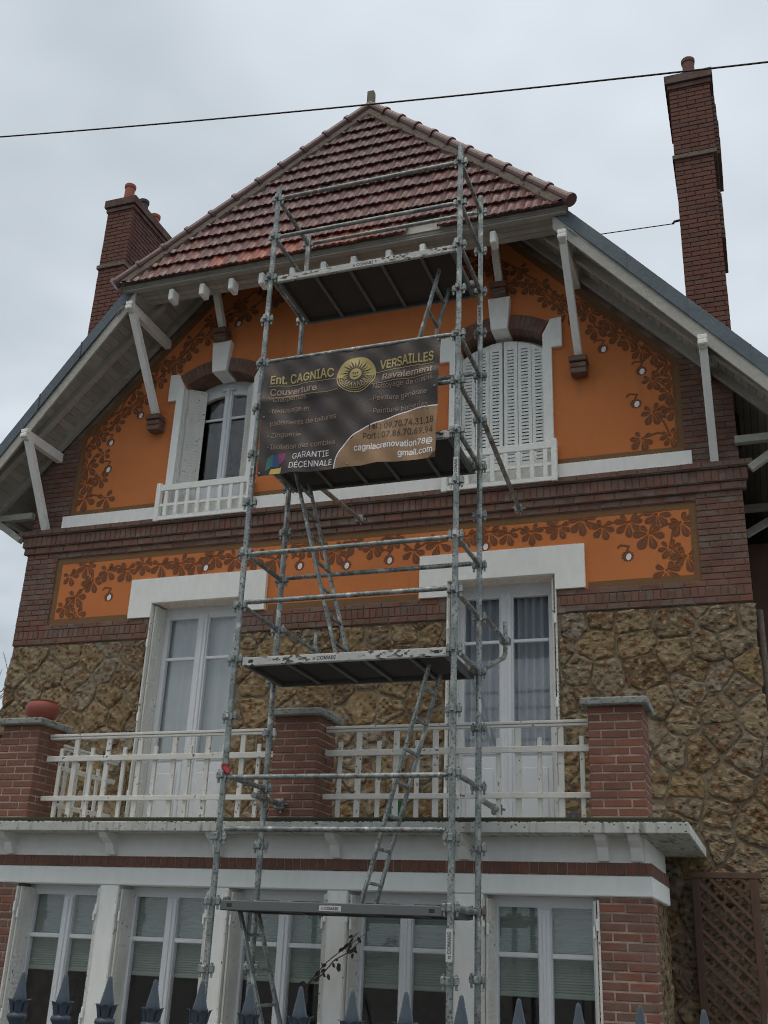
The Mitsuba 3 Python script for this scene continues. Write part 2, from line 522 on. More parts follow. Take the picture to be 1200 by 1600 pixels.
# -- white dressings
put("house__sill_band", prism(rect(-4.02, 4.02, 4.914, 5.10), YF - 0.035, YF + .08), "m_white")
for s in (-1, 1):
    lin = rect(s * .96, s * 2.823, 3.63, 4.13).difference(rect(s * 1.29, s * 2.50, 3.0, 3.81))
    put("house__lintel", prism(lin, YF - 0.025, YF + .25), "m_white")
for s in (-1, 1):
    c = s * WC
    for q in (-1, 1):
        jamb = Polygon([(.52, 5.10), (.625, 5.10), (.625, 6.645), (.75, 6.645), (.75, 7.045), (.62, 7.035), (.52, 6.835)])
        jamb = affinity.translate(affinity.scale(jamb, q, 1, origin=(0, 0)), c, 0)
        put("house__window_surround", prism(jamb, YF - 0.02, YF + .27), "m_white")
    put("house__keystone", prism(Polygon([(c - .10, 6.975), (c + .10, 6.975), (c + .138, 7.425), (c - .138, 7.425)]), YF - 0.06, YF + .26), "m_white")
    amax = math.asin(0.545 / 0.98)
    a0 = math.asin(.125 / 1.0)
    for q in (-1, 1):
        nb = 7
        for k in range(nb):
            a, b = a0 + (amax - a0) * k / nb + .002, a0 + (amax - a0) * (k + 1) / nb - .002
            an = np.linspace(a, b, 4)
            pts = [(c + q * 0.882 * math.sin(t), arch_c + 0.882 * math.cos(t)) for t in an] + [(c + q * 1.075 * math.sin(t), arch_c + 1.075 * math.cos(t)) for t in an[::-1]]
            put("house__window_arch__brick", prism(Polygon(pts), YF - .006 + rng.uniform(-.002, .002), YF + .305), "m_brick", uv=(rng.uniform(.0, .35), rng.uniform(.2, .8)))

# -- painted chestnut garlands (flat paint, a few tenths of a millimetre in life)
def leaflet(L, w):
    t = np.array([0, .12, .3, .5, .66, .78, .88, .95, 1.0])
    r = w * np.array([.06, .16, .48, .80, 1.0, .98, .74, .40, 0.0])
    return [(x, y) for x, y in zip(t * L, r)] + [(x, -y) for x, y in zip(t[::-1] * L, r[::-1])]


def palmate(cx, cz, R, ang):
    """A chestnut leaf: the middle leaflets long, the outer ones short."""
    body, vein = [], []
    n = rng.choice((5, 6, 7, 7))
    for k in range(n):
        o = k - (n - 1) / 2
        a = ang + o * (2 * math.pi / (n + .9)) + rng.uniform(-.08, .08)
        L = R * (1.0 - 0.40 * (abs(o) / ((n - 1) / 2)) ** 1.2) * rng.uniform(.92, 1.06)
        wd = min(L * .26, .82 * .66 * L * math.tan(math.pi / (n + .9)))
        p = affinity.translate(affinity.rotate(Polygon(leaflet(L, wd)).buffer(0), a, origin=(0, 0), use_radians=True), cx + .08 * R * math.cos(a), cz + .08 * R * math.sin(a))
        body.append(p)
        vein.append(LineString([(cx + .08 * L * math.cos(a), cz + .08 * L * math.sin(a)), (cx + .80 * L * math.cos(a), cz + .80 * L * math.sin(a))]).buffer(.0050))
    return union_all(body), union_all(vein)


def garland(name, spots, conkers, clip, R0, ang0=-math.pi / 2):
    """Flat paint: every chestnut leaf a part of the garland, its veins left bare."""
    leaves, stems = [], []
    for i, (x, z) in enumerate(spots):
        b, v = palmate(x, z, R0 * rng.uniform(.85, 1.15), ang0 + rng.uniform(-.45, .45))
        b = b.difference(v)
        leaves = [q.difference(b.buffer(.011)) for q in leaves] + [b]
    for (x0, z0), (x1, z1) in zip(spots[:-1], spots[1:]):
        if math.hypot(x1 - x0, z1 - z0) < .55:
            stems.append(LineString([(x0, z0), ((x0 + x1) / 2 + rng.uniform(-.03, .03), (z0 + z1) / 2 + rng.uniform(0, .06)), (x1, z1)]).buffer(.009))
    stem = union_all(stems).difference(union_all(leaves).buffer(.006)).intersection(clip)
    key = put(f"house__painted_{name}", prism(stem, YF + .022, YF + .03), "m_leafpaint")
    labels[key] = {"kind": "stuff"}
    for b in leaves:
        b = b.intersection(clip)
        if b.area > .004:
            put(f"{key}__painted_leaf", prism(b, YF + .022, YF + .03), "m_leafpaint")
    for x, z in conkers:
        an = np.linspace(0, 2 * math.pi, 23)[:-1]
        rr = [.052 if k % 2 else .068 for k in range(22)]
        shell = union_all([Polygon([(x + r * math.cos(a), z + r * .95 * math.sin(a)) for a, r in zip(an, rr)]),
                           LineString([(x - .01, z + .06), (x + .02, z + .11), (x - .07, z + .13), (x - .10, z + .10)]).buffer(.008)])
        nut = affinity.rotate(affinity.scale(Point(x + .010, z - .012).buffer(.037, 8), .74, 1.05), -15)
        put(f"{key}__painted_husk", prism(shell.difference(nut).intersection(clip), YF + .022, YF + .03), "m_leafpaint")
        put(f"{key}__painted_conker", prism(nut, YF + .021, YF + .03), "m_printwhite")


low_spots = [(-3.8, 4.28), (-3.56, 4.40), (-3.44, 4.19), (-3.67, 3.99), (-3.82, 3.86), (-3.62, 3.76), (-3.24, 4.31), (-2.95, 4.30), (-2.71, 4.36), (-2.47, 4.33), (-2.18, 4.32), (-1.97, 4.29),
             (-1.71, 4.38), (-1.43, 4.33), (-1.15, 4.33), (-.88, 4.27), (-.55, 4.42), (-.32, 4.36), (-.10, 4.30), (.13, 4.41), (.36, 4.31), (.62, 4.41), (.86, 4.23), (1.17, 4.30), (1.50, 4.35), (1.76, 4.38), (1.98, 4.34),
             (2.24, 4.34), (2.55, 4.37), (2.81, 4.43), (3.03, 4.32), (3.31, 4.35), (3.61, 4.42), (3.52, 4.20), (3.85, 4.30), (3.72, 4.02), (3.88, 3.91), (3.67, 3.77)]
low_conk = [(-3.17, 3.95), (-1.83, 4.24), (-.56, 4.16), (.04, 4.12), (.57, 4.14), (1.71, 4.21), (3.28, 3.96)]
garland("garland", low_spots, low_conk, low_panel.buffer(-.06, join_style=2).difference(rect(-2.83, -.95, 3, 4.14)).difference(rect(2.83, .95, 3, 4.14)), .172)
upr = [(3.5, 5.33), (3.81, 5.33), (3.64, 5.65), (3.87, 5.65), (3.84, 5.89), (3.65, 6.07), (3.83, 6.25), (3.56, 6.48), (3.33, 6.73), (3.05, 6.85), (2.97, 7.10), (2.72, 7.12), (2.50, 7.40), (2.28, 7.60), (2.0, 7.66), (1.85, 7.92), (1.5, 7.95), (1.2, 8.1), (.8, 8.12), (.4, 8.2)]
upl = [(-3.44, 5.34), (-3.76, 5.36), (-3.57, 5.65), (-3.78, 5.58), (-3.79, 5.85), (-3.58, 6.01), (-3.85, 6.15), (-3.68, 6.30), (-3.45, 6.45), (-3.22, 6.68), (-3.05, 6.80), (-2.88, 7.05), (-2.63, 7.22), (-2.44, 7.45), (-2.2, 7.62), (-1.95, 7.85), (-1.6, 7.92), (-1.2, 8.1), (-.8, 8.12), (-.4, 8.2)]
more = [(3.88, 6.05), (3.70, 6.42), (3.42, 6.62), (3.22, 6.92), (2.86, 7.28), (2.62, 7.30), (2.40, 7.60), (2.14, 7.86), (1.72, 8.06), (1.35, 8.22), (1.0, 8.28)]
for q in more:
    upr.append(q)
garland("gable_garland", upr, [(3.12, 6.55), (3.54, 6.19), (3.46, 5.78), (1.6, 7.66), (.32, 7.62)], inner.buffer(-.05, join_style=2), .172)
upl = upl + [(-x, z) for x, z in more]
garland("gable_garland", upl, [(-3.08, 6.52), (-3.49, 6.16), (-3.47, 5.76), (-1.73, 7.74), (-.23, 7.6)], inner.buffer(-.05, join_style=2), .172)

# -- rubble stones
def relax(poly, step, seed):
    """Irregular cells, wider than high, of uneven size."""
    r = np.random.default_rng(seed)
    x0, z0, x1, z1 = poly.bounds
    P = []
    for i, z in enumerate(np.arange(z0 - .4, z1 + .5, step * .78)):
        for x in np.arange(x0 - .5, x1 + .6, step):
            if r.random() < .93:
                P.append((x + (i % 2) * step / 2 + r.uniform(-.40, .40) * step, z + r.uniform(-.34, .34) * step))
            if r.random() < .12:
                P.append((x + r.uniform(-.5, .5) * step, z + r.uniform(-.5, .5) * step))
    P = np.array(P)
    for _ in range(1):                                   # one step of evening out
        vor = Voronoi(P)
        for i in range(len(P)):
            reg = vor.regions[vor.point_region[i]]
            if reg and -1 not in reg:
                c = Polygon(vor.vertices[reg])
                if c.area < .6:
                    P[i] = P[i] * .45 + np.array(c.centroid.coords[0]) * .55
    out = []
    vor = Voronoi(P)
    for i in range(len(P)):
        reg = vor.regions[vor.point_region[i]]
        if -1 in reg or not reg:
            continue
        c = Polygon(vor.vertices[reg]).intersection(poly)
        if c.area > .006:
            out.append(max(getattr(c, "geoms", [c]), key=lambda g: g.area))
    return out


def stone(cell, seed):
    """A rough block of millstone: its rim lies in the mortar, its face is broken and pitted."""
    r = np.random.default_rng(seed)
    g = cell.buffer(-.007 - r.uniform(0, .010)).buffer(-.016).buffer(.018)
    if g.is_empty:
        g = cell.buffer(-.012)
    g = max(getattr(g, "geoms", [g]), key=lambda q: q.area)
    if g.is_empty or g.area < .003:
        return None
    n = 30
    ring = np.array([g.exterior.interpolate(t, normalized=True).coords[0] for t in np.arange(n) / n])
    c = ring.mean(0)
    proud = r.uniform(.006, .024)
    tilt = r.uniform(-.06, .06, 2)
    levels = [(1.0, .05), (1.0, .002), (.95, -proud * .7 - .004), (.84, -proud - .006), (.66, -proud - .006), (.46, -proud - .006), (.26, -proud - .006), (.10, -proud - .006)]
    V = []
    for sc, y in levels:
        pts = c + (ring - c) * sc
        q = np.stack([pts[:, 0], np.full(n, YF + .03 + y), pts[:, 1]], 1)
        if y < .05:
            wob = meshkit.fbm(np.stack([q[:, 0] * 16, q[:, 2] * 16, np.full(n, seed % 97)], 1), 3, 5) - .5
            q[:, 1] += wob * .040 * (.35 if sc == 1 else 1) + tilt[0] * (q[:, 0] - c[0]) + tilt[1] * (q[:, 2] - c[1])
            k = .006 if sc > .8 else .003
            q[:, 0] += r.normal(0, k, n)
            q[:, 2] += r.normal(0, k, n)
        V.append(q)
    f = []
    for i in range(len(levels) - 1):
        for j in range(n):
            a, b = i * n + j, i * n + (j + 1) % n
            f += [(a, b, b + n), (a, b + n, a + n)]
    o = (len(levels) - 1) * n
    V.append(V[-1].mean(0)[None])
    for j in range(n):
        f.append((o + j, o + (j + 1) % n, len(levels) * n))
    return np.vstack(V), np.array(f)


visible_stone = rect(-4.52, 4.53, 0.95, 3.365).difference(rect(-2.52, -1.27, 0, 3.9)).difference(rect(2.52, 1.27, 0, 3.9)).union(rect(3.42, 4.53, -1.3, 1.0))
cells = sorted(relax(visible_stone, .375, 11), key=lambda c: -c.centroid.x)
ns = 0
for i, c in enumerate(cells):
    m = stone(c, 100 + i)
    if m is None or ns >= 300:
        continue
    ns += 1
    put("house__stone_wall__stone", m, "m_stone", smooth=False, uv=(rng.uniform(0, 1), min(1, max(0, rng.gauss(.22 + .10 * max(0, c.centroid.x - 2.5), .33)))))

# ------------------------------------------------------------------ roof
def hexa(c8):
    """Eight corners: bottom four, top four, each in turn."""
    f = [(0, 1, 2, 3), (4, 7, 6, 5), (0, 4, 5, 1), (1, 5, 6, 2), (2, 6, 7, 3), (3, 7, 4, 0)]
    return np.array(c8, float), np.array([t for a, b, c, d in f for t in ((a, b, c), (a, c, d))])


ms = []
for s in (-1, 1):
    pts = [(5.2, yv(5.2) + .02), (2.95, 9.87), (0.0, APEX[1] + .05), (0.0, 23.9), (5.2, 23.9)]
    v = [(s * u, y, zt(u) - .03) for u, y in pts] + [(s * u, y, zt(u) - .11) for u, y in pts]
    f = [(0, 1, 2), (0, 2, 3), (0, 3, 4), (5, 7, 6), (5, 8, 7), (5, 9, 8)]
    for k in range(5):
        a, b = k, (k + 1) % 5
        f += [(a, a + 5, b + 5), (a, b + 5, b)]
    ms.append((np.array(v), np.array(f)))
put("house__roof", join(ms), "m_tile", uv=(.2, .5))

for s in (-1, 1):
    # soffit boards, one by one
    du = .105 / math.hypot(1, SL)
    u = 5.17
    while u > 0.35:
        a, b = u - du + .006, u
        z = [zt(q) - .25 + rng.uniform(-.003, .003) for q in (a, b)]
        ya = [(yv(q) + .03 if q > 2.95 else hip_y(zt(q)) + .10) for q in (a, b)]
        yb = YF + .02 if b < 4.5 else 22.0
        if min(ya) < yb - .05:
            put("house__roof__soffit_board", hexa([(s * a, ya[0], z[0]), (s * b, ya[1], z[1]), (s * b, yb, z[1]), (s * a, yb, z[0]),
                                                  (s * a, ya[0], z[0] + .018), (s * b, ya[1], z[1] + .018), (s * b, yb, z[1] + .018), (s * a, yb, z[0] + .018)]), "m_soffit", uv=(rng.random(), 0))
        u -= du
    # rafters under the boards, barge board, zinc
    for y, u0, w in ((10.735, 1.3, .075), (10.30, 2.6, .085)):
        put("house__roof__rafter", beam((s * 5.17, y, zt(5.17) - .305), (s * u0, y, zt(u0) - .305), w, .10, ref=(0, 0, 1)), "m_soffit", uv=(.5, 0))
    put("house__roof__barge_board", hexa([(s * 5.2, yv(5.2) + .004, zt(5.2) - .40), (s * 5.2, yv(5.2) + .034, zt(5.2) - .40), (s * 2.74, 9.884, zt(2.74) - .40), (s * 2.74, 9.854, zt(2.74) - .40),
                                          (s * 5.2, yv(5.2) + .004, zt(5.2) - .15), (s * 5.2, yv(5.2) + .034, zt(5.2) - .15), (s * 2.74, 9.884, zt(2.74) - .15), (s * 2.74, 9.854, zt(2.74) - .15)]), "m_soffit", uv=(.7, 0))
    cuts = [2.74, 3.52, 4.12, 4.72, 5.22]
    for a, b in zip(cuts[:-1], cuts[1:]):
        q = (b - a) * .004
        P = []
        for u in (a + q, b + .012):
            o = -.004 if u > a + .1 else 0.0
            P.append([(s * u, yv(u) - .004 + o, zt(u) - .205), (s * u, yv(u) - .010 + o, zt(u) + .012), (s * u, yv(u) + .015 + o, zt(u) + .03), (s * u, yv(u) + .12, zt(u) + .002), (s * u, yv(u) + .12, zt(u) - .02), (s * u, yv(u) + .003, zt(u) - .03), (s * u, yv(u) + .003, zt(u) - .205)])
        n = len(P[0])
        v = np.array(P[0] + P[1])
        f = [(k, (k + 1) % n, (k + 1) % n + n) for k in range(n)] + [(k, (k + 1) % n + n, k + n) for k in range(n)] + [(0, k, k + 1) for k in range(1, n - 1)] + [(n, n + k + 1, n + k) for k in range(1, n - 1)]
        u = b - .004                                     # the folded joint to the next length
        seam = hexa([(s * u, yv(u) - .016, zt(u) - .207), (s * (u + .014), yv(u) - .016, zt(u + .014) - .207), (s * (u + .014), yv(u), zt(u + .014) - .207), (s * u, yv(u), zt(u) - .207),
                     (s * u, yv(u) - .020, zt(u) + .014), (s * (u + .014), yv(u) - .020, zt(u + .014) + .014), (s * (u + .014), yv(u), zt(u + .014) + .014), (s * u, yv(u), zt(u) + .014)])
        put("house__roof__zinc_flashing", join([(v, np.array(f)), seam]), "m_zinc", uv=(rng.random(), 0))
    put("house__roof__gutter", tube([(s * 5.23, yv(5.2) + .02, zt(5.2) - .19), (s * 5.23, 23.9, zt(5.2) - .19)], .075, 12), "m_zinc", uv=(.2, 0))
    # purlins with their struts
    for pu, zb, st in ((2.78 if s < 0 else 2.85, 6.42, 1), (4.25, 4.93, 1)):
        zc = zt(pu) - .355 - .065
        y0 = yv(pu) - .05
        put("house__roof__purlin", beam((s * pu, y0 + .03, zc), (s * pu, YF + .02, zc), .085, .13), "m_white")
        put("house__roof__purlin__purlin_end", join([cbx(s * pu - .05, s * pu + .05, y0 - .012, y0 + .035, zc + .012, zc + .068, .008), cbx(s * pu - .05, s * pu + .05, y0 - .022, y0 + .035, zc - .055, zc + .006, .012)]), "m_white")
        top, bot = np.array([s * pu, y0 + .11, zc - .05]), np.array([s * pu, YF - .045, zb])
        put("house__roof__strut", beam(top, bot, .085, .09, ref=(0, 1, 0)), "m_white")
    put("house__roof__strut", beam((s * 1.91, 10.14, 8.55), (s * 1.91, YF - .045, 7.60), .085, .09, ref=(0, 1, 0)), "m_white")
    # eaves brackets at the corner and further back
    for y in (10.74, 12.7, 14.7):
        put("house__eaves_bracket", join([beam((s * 4.47, y, 5.14), (s * 5.14, y, 5.14), .08, .085), beam((s * 4.60 if y < 11 else s * 4.5, y, 4.80), (s * 5.05, y, 5.10), .08, .08, ref=(0, 1, 0))]), "m_soffit", uv=(.6, 0))
    put("house__eaves_bracket__eaves_plate", beam((s * 5.10, yv(5.1) + .05, 5.21), (s * 5.10, 22, 5.21), .08, .06), "m_soffit", uv=(.6, 0))
    # corbels under the struts
    for cu, z0, z1 in ((2.76 if s < 0 else 2.85, 6.19, 6.40), (1.91, 7.43, 7.59)):
        ck = put("house__strut_corbel", bx(s * cu - .085, s * cu + .085, YF - .13, YF + .1, z0 + .02, z1 - .065), "m_mortar")
        for q in range(2):
            hh = (z1 - .075 - z0) / 2
            put(ck + "__brick", cbx(s * cu - .092, s * cu + .092, YF - .15 + .02 * (1 - q), YF, z0 + q * hh, z0 + (q + 1) * hh - .008, .006), "m_brick", uv=(.25, .5))
        put(ck + "__brick", cbx(s * cu - .105, s * cu + .105, YF - .175, YF, z1 - .07, z1, .006), "m_brick", uv=(.2, .4))

# the clipped gable's steep front slope
dvec = np.array([0, APEX[1] - HIPY, APEX[2] - HIPZ])
LS = np.linalg.norm(dvec)
dvec /= LS
nvec = np.array([0, -dvec[2], dvec[1]])


def on_hip(q):
    q = np.asarray(q, float)
    return np.stack([q[:, 0], 0 * q[:, 0] + HIPY, 0 * q[:, 0] + HIPZ], 1) + q[:, 1:2] * dvec + q[:, 2:] * nvec


HW = 2.97
deck = np.array([(-HW, 0, -.02), (HW, 0, -.02), (APEX[0], LS, -.02), (-HW, 0, -.05), (HW, 0, -.05), (APEX[0], LS, -.05)])
put("house__hip_roof", (on_hip(deck), np.array([(0, 1, 2), (3, 5, 4), (0, 3, 4), (0, 4, 1), (1, 4, 5), (1, 5, 2), (2, 5, 3), (2, 3, 0)])), "m_soffit", uv=(.4, 0))
put("house__hip_roof__eaves_board", cbx(-2.93, 2.93, 9.80, 9.825, 7.815, 7.85), "m_soffit", uv=(.3, 0))
for k in range(4):
    put("house__hip_roof__soffit_board", cbx(-2.9, 2.9, 9.80 + k * .1, 9.893 + k * .1, 7.79 + rng.uniform(-.002, .002), 7.808), "m_soffit", uv=(rng.random(), 0))
rows, tw = 13, .2
ex = LS / (rows + .35)


def tile_mesh():
    nx, nt = 14, 5
    xs = np.linspace(0, tw + .012, nx)
    ts = np.linspace(0, 1, nt)
    V = []
    for t in ts:
        for x in xs:
            h = .036 * math.exp(-((x - .022) / .011) ** 2) + .010 * math.exp(-((x - .192) / .012) ** 2)
            h += .030 * max(0, 1 - abs(x - .110) / .034) * max(0, 1 - max(0, t - .10) / .38)
            lift = .050 * (1 - t) + .006 * t
            nose = -.021 * math.cos((x - .02) / tw * 2 * math.pi * 2) * (1 if t == 0 else 0)
            V.append((x, -.022 + nose + t * (ex + .055), h + lift))
    n = len(V)
    V += [(V[k][0], V[k][1] + .006, V[k][2] - .034) for k in range(nx)]
    f = []
    for i in range(nt - 1):
        for j in range(nx - 1):
            a = i * nx + j
            f += [(a, a + 1, a + nx + 1), (a, a + nx + 1, a + nx)]
    for j in range(nx - 1):
        f += [(j, n + j + 1, j + 1), (j, n + j, n + j + 1)]
    for i in range(nt - 1):
        a = i * nx
        f += [(a, a + nx, n), ]
    return np.array(V), np.array(f)


TV, TF = tile_mesh()
for r in range(rows):
    off = -3.0 + rng.uniform(-.006, .006)
    for c in range(31):
        u0, t0 = off + c * tw, r * ex
        lo = -HW + (t0 + ex) / LS * (APEX[0] + HW)
        hi = HW + (t0 + ex) / LS * (APEX[0] - HW)
        if u0 + tw < lo - .12 or u0 > hi + .12:
            continue
        if r == 0 and .93 < u0 + .1 < 1.33:
            continue                                     # two tiles are off here
        v = TV + [u0 + rng.uniform(-.004, .004), t0 + rng.uniform(-.006, .006), rng.uniform(-.003, .004)]
        m = trimesh.Trimesh(v, TF, process=False)
        for sgn in (-1, 1):
            e = np.array([APEX[0] - sgn * HW, LS, 0])
            nn = np.array([e[1], -e[0], 0]) * (-sgn)
            m = trimesh.intersections.slice_mesh_plane(m, nn / np.linalg.norm(nn), [sgn * HW, 0, 0])
        if len(m.faces) < 6:
            continue
        tn = rng.uniform(.0, .45) * (1 - .5 * r / rows) + .25 * max(0, 1 - r / 6)
        if r == 0 and -1.75 < u0 < .9:
            tn = rng.uniform(.6, .95)
        elif r == 1 and rng.random() < .3:
            tn = rng.uniform(.5, .8)
        put("house__hip_roof__tile", (on_hip(m.vertices), m.faces), "m_tile", smooth=False, uv=(tn, .5))
for sgn in (-1, 1):
    P0 = on_hip([(sgn * (HW + .02), -.03, .055)])[0]
    P1 = on_hip([(APEX[0] + sgn * .03, LS - .04, .07)])[0]
    # mortar fillet beside the hip tiles
    nseg = 40
    V = []
    for k in range(nseg + 1):
        t = k / nseg * LS * .985
        ue = sgn * HW + t / LS * (APEX[0] - sgn * HW)
        wdt = .125 + .05 * float(meshkit.fbm(np.array([[k * .9, sgn, 0.3]]), 2)[0])
        V += [(ue + sgn * .01, t, .02), (ue - sgn * .02, t, .088), (ue - sgn * wdt * 1.25, t, .060), (ue - sgn * wdt * 1.45, t - .01, .0)]
    f = []
    for k in range(nseg):
        for j in range(3):
            a = k * 4 + j
            f += [(a, a + 1, a + 5), (a, a + 5, a + 4)]
    put("house__hip_roof__mortar_fillet", (on_hip(V), np.array(f)), "m_lichen")
    nt_ = 11
    for k in range(nt_):
        a, b = P0 + (P1 - P0) * k / nt_, P0 + (P1 - P0) * ((k + 1) / nt_ + .012)
        d = (b - a) / np.linalg.norm(b - a)
        put("house__hip_roof__hip_tile", tube([a, a + d * .002, a + d * .05, a + d * .055, b], [.064, .079, .079, .064, .058], 14, caps=True), "m_tile", smooth=False, uv=(rng.uniform(.10, .35), .3))
fin = put("house__hip_roof__finial", beam(APEX + [0, -.06, -.1], APEX + [0, -.06, .26], .10, .10, ref=(0, 1, 0), c=.012), "m_finial")
for u in (-2.20, -1.755, -1.342, -.92, -.50, -.085, .31, .76, 1.187, 1.61, 2.043):
    m = cbx(u - .035, u + .035, 9.835, 10.0, 7.572, 7.736, .012)
    put("house__hip_roof__rafter_tail", m, "m_white")

# ------------------------------------------------------------------ chimneys
def chimney(u0, u1, y0, y1, zb, ztop, pots, side, band_z, lower_u1):
    k = put("house__chimney", join([bx(u0 + .012, u1 - .012, y0 + .012, y1, band_z, ztop - .17), bx(u0 + .012, lower_u1 - .012, y0 + .012, y1, zb - 1.5, band_z)]), "m_mortar_dark")
    z, r = zb, 0
    while z < ztop - .20:
        hi = u1 if z > band_z - .05 else lower_u1
        out = []
        course(u0, hi, z, z + H, y0, start=.5 * (r % 2), sink=out, lo=.15, hi=.7, g=.35)
        for m, t in out:
            put(k + "__brick", m, "m_brick_old_backlit", uv=t)
        if side and z > 9.2:
            x = y0 - .11 * (r % 2)
            while x < y1:
                a, b = max(x, y0), min(x + .213, y1)
                if b - a > .03:
                    put(k + "__brick", brick(a, b, z + .005, z + H - .005, hi, axis="x"), "m_brick_old_backlit", uv=tone(.0, .7, .7))
                x += .222
        z += H
        r += 1
    put(k + "__ledge", cbx(u0 - .025, u1 + .01, y0 - .028, y1 + .02, band_z - .03, band_z + .035), "m_lichen")
    put(k + "__cap", join([cbx(u0 - .02, u1 + .02, y0 - .02, y1 + .02, ztop - .22, ztop - .145), cbx(u0 - .05, u1 + .045, y0 - .05, y1 + .05, ztop - .14, ztop)]), "m_brick_old_backlit", uv=(.0, 1.0))
    for i, (pu, py, ph, mat) in enumerate(pots):
        put(k + "__pot", lathe([(.075, -.05), (.082, 0), (.078, ph * .85), (.09, ph * .87), (.092, ph), (.074, ph), (.070, ph * .5), (.0, ph * .45)], (pu, py, ztop), 20), mat, smooth=40)
    return k


ck = chimney(-4.665, -4.195, 11.45, 12.63, 7.9, 10.91, [(-4.44, 11.62, .40, "m_terracotta"), (-4.44, 12.03, .41, "m_dark"), (-4.44, 12.40, .39, "m_terracotta")], True, 9.64, -4.195)
ck2 = chimney(4.075, 4.60, 11.5, 12.6, 6.9, 11.03, [(4.35, 11.68, .40, "m_brickpot")], False, 9.66, 4.56)
rough = []
for z in np.arange(9.78, 10.72, H):
    rough.append(cbx(4.60, 4.645 + rng.uniform(0, .02), 11.7, 12.5, z, z + H - .012, .006))
for z in np.arange(8.45, 9.2, H):
    rough.append(cbx(4.56, 4.60 + rng.uniform(0, .015), 11.7, 12.5, z, z + H - .012, .006))
kk = put(ck2 + "__rough_flank", join(rough), "m_brick", uv=(.05, .8))
labels[kk] = {"kind": "stuff"}
put(ck2 + "__hook", tube([(4.09, 11.75, 8.87), (4.0, 11.75, 8.86), (3.98, 11.75, 8.83)], .016, 8), "m_dark")

# ------------------------------------------------------------------ windows and doors
def leaf(key, a, b, z0, z1, mat="m_worn", pitch=.045, th=.018, top=None, cols=2, pierced=False):
    """A metal shutter leaf standing from a to b (points u, y): louvre ribs pressed in it, or slots cut through it."""
    a, b = np.array(a, float), np.array(b, float)
    L = np.linalg.norm(b - a)
    poly = rect(0, L, z0, z1)
    if top is not None:
        poly = poly.intersection(top)
    cut = []
    for c in range(cols):
        x0, x1 = L * (c + .22) / cols, L * (c + .80) / cols
        z = z0 + .16
        while z < z1 - .14:
            cut.append(rect(x0, x1, z, z + (.0145 if pierced else .020)))
            z += pitch
    cut = union_all(cut).intersection(poly.buffer(-.04))
    if pierced:
        m = prism(poly.difference(cut), 0, .004)
    else:
        m = join([prism(poly, 0, th), prism(cut, -.005, 0), prism(cut, th, th + .005)])
    d = (b - a) / L
    nrm = np.array([-d[1], d[0]])
    v = m[0]
    w = np.stack([a[0] + v[:, 0] * d[0] + v[:, 1] * nrm[0], a[1] + v[:, 0] * d[1] + v[:, 1] * nrm[1], v[:, 2]], 1)
    return put(key, (w, m[1]), mat)


def glazing(root, c, y, outer, panes, mull, bar_z, mat="m_pvc", bar=.036):
    """Window frame with its openings, a pane of glass in each, the meeting stile and a glazing bar."""
    op = union_all(panes)
    put(root + "__frame", prism(outer.difference(op), y, y + .06), mat)
    put(root + "__meeting_stile", join([cbx(c - mull, c + mull, y - .018, y - .001, outer.bounds[1] + .05, outer.bounds[3] - .10, .006), cbx(c - .014, c + .014, y - .030, y - .018, outer.bounds[1] + .05, outer.bounds[3] - .12, .004)]), mat)
    for p in panes:
        x0, z0, x1, z1 = p.bounds
        for zz in bar_z:
            put(root + "__glazing_bar", cbx(x0, x1, y - .004, y + .02, zz - bar / 2, zz + bar / 2, .006), mat)
        key = put(root + "__pane", prism_sheet(p, y + .03), "m_glass")


def prism_sheet(p, y):
    v, f = trimesh.creation.triangulate_polygon(p, engine="earcut")
    return np.stack([v[:, 0], 0 * v[:, 0] + y, v[:, 1]], 1), np.asarray(f)


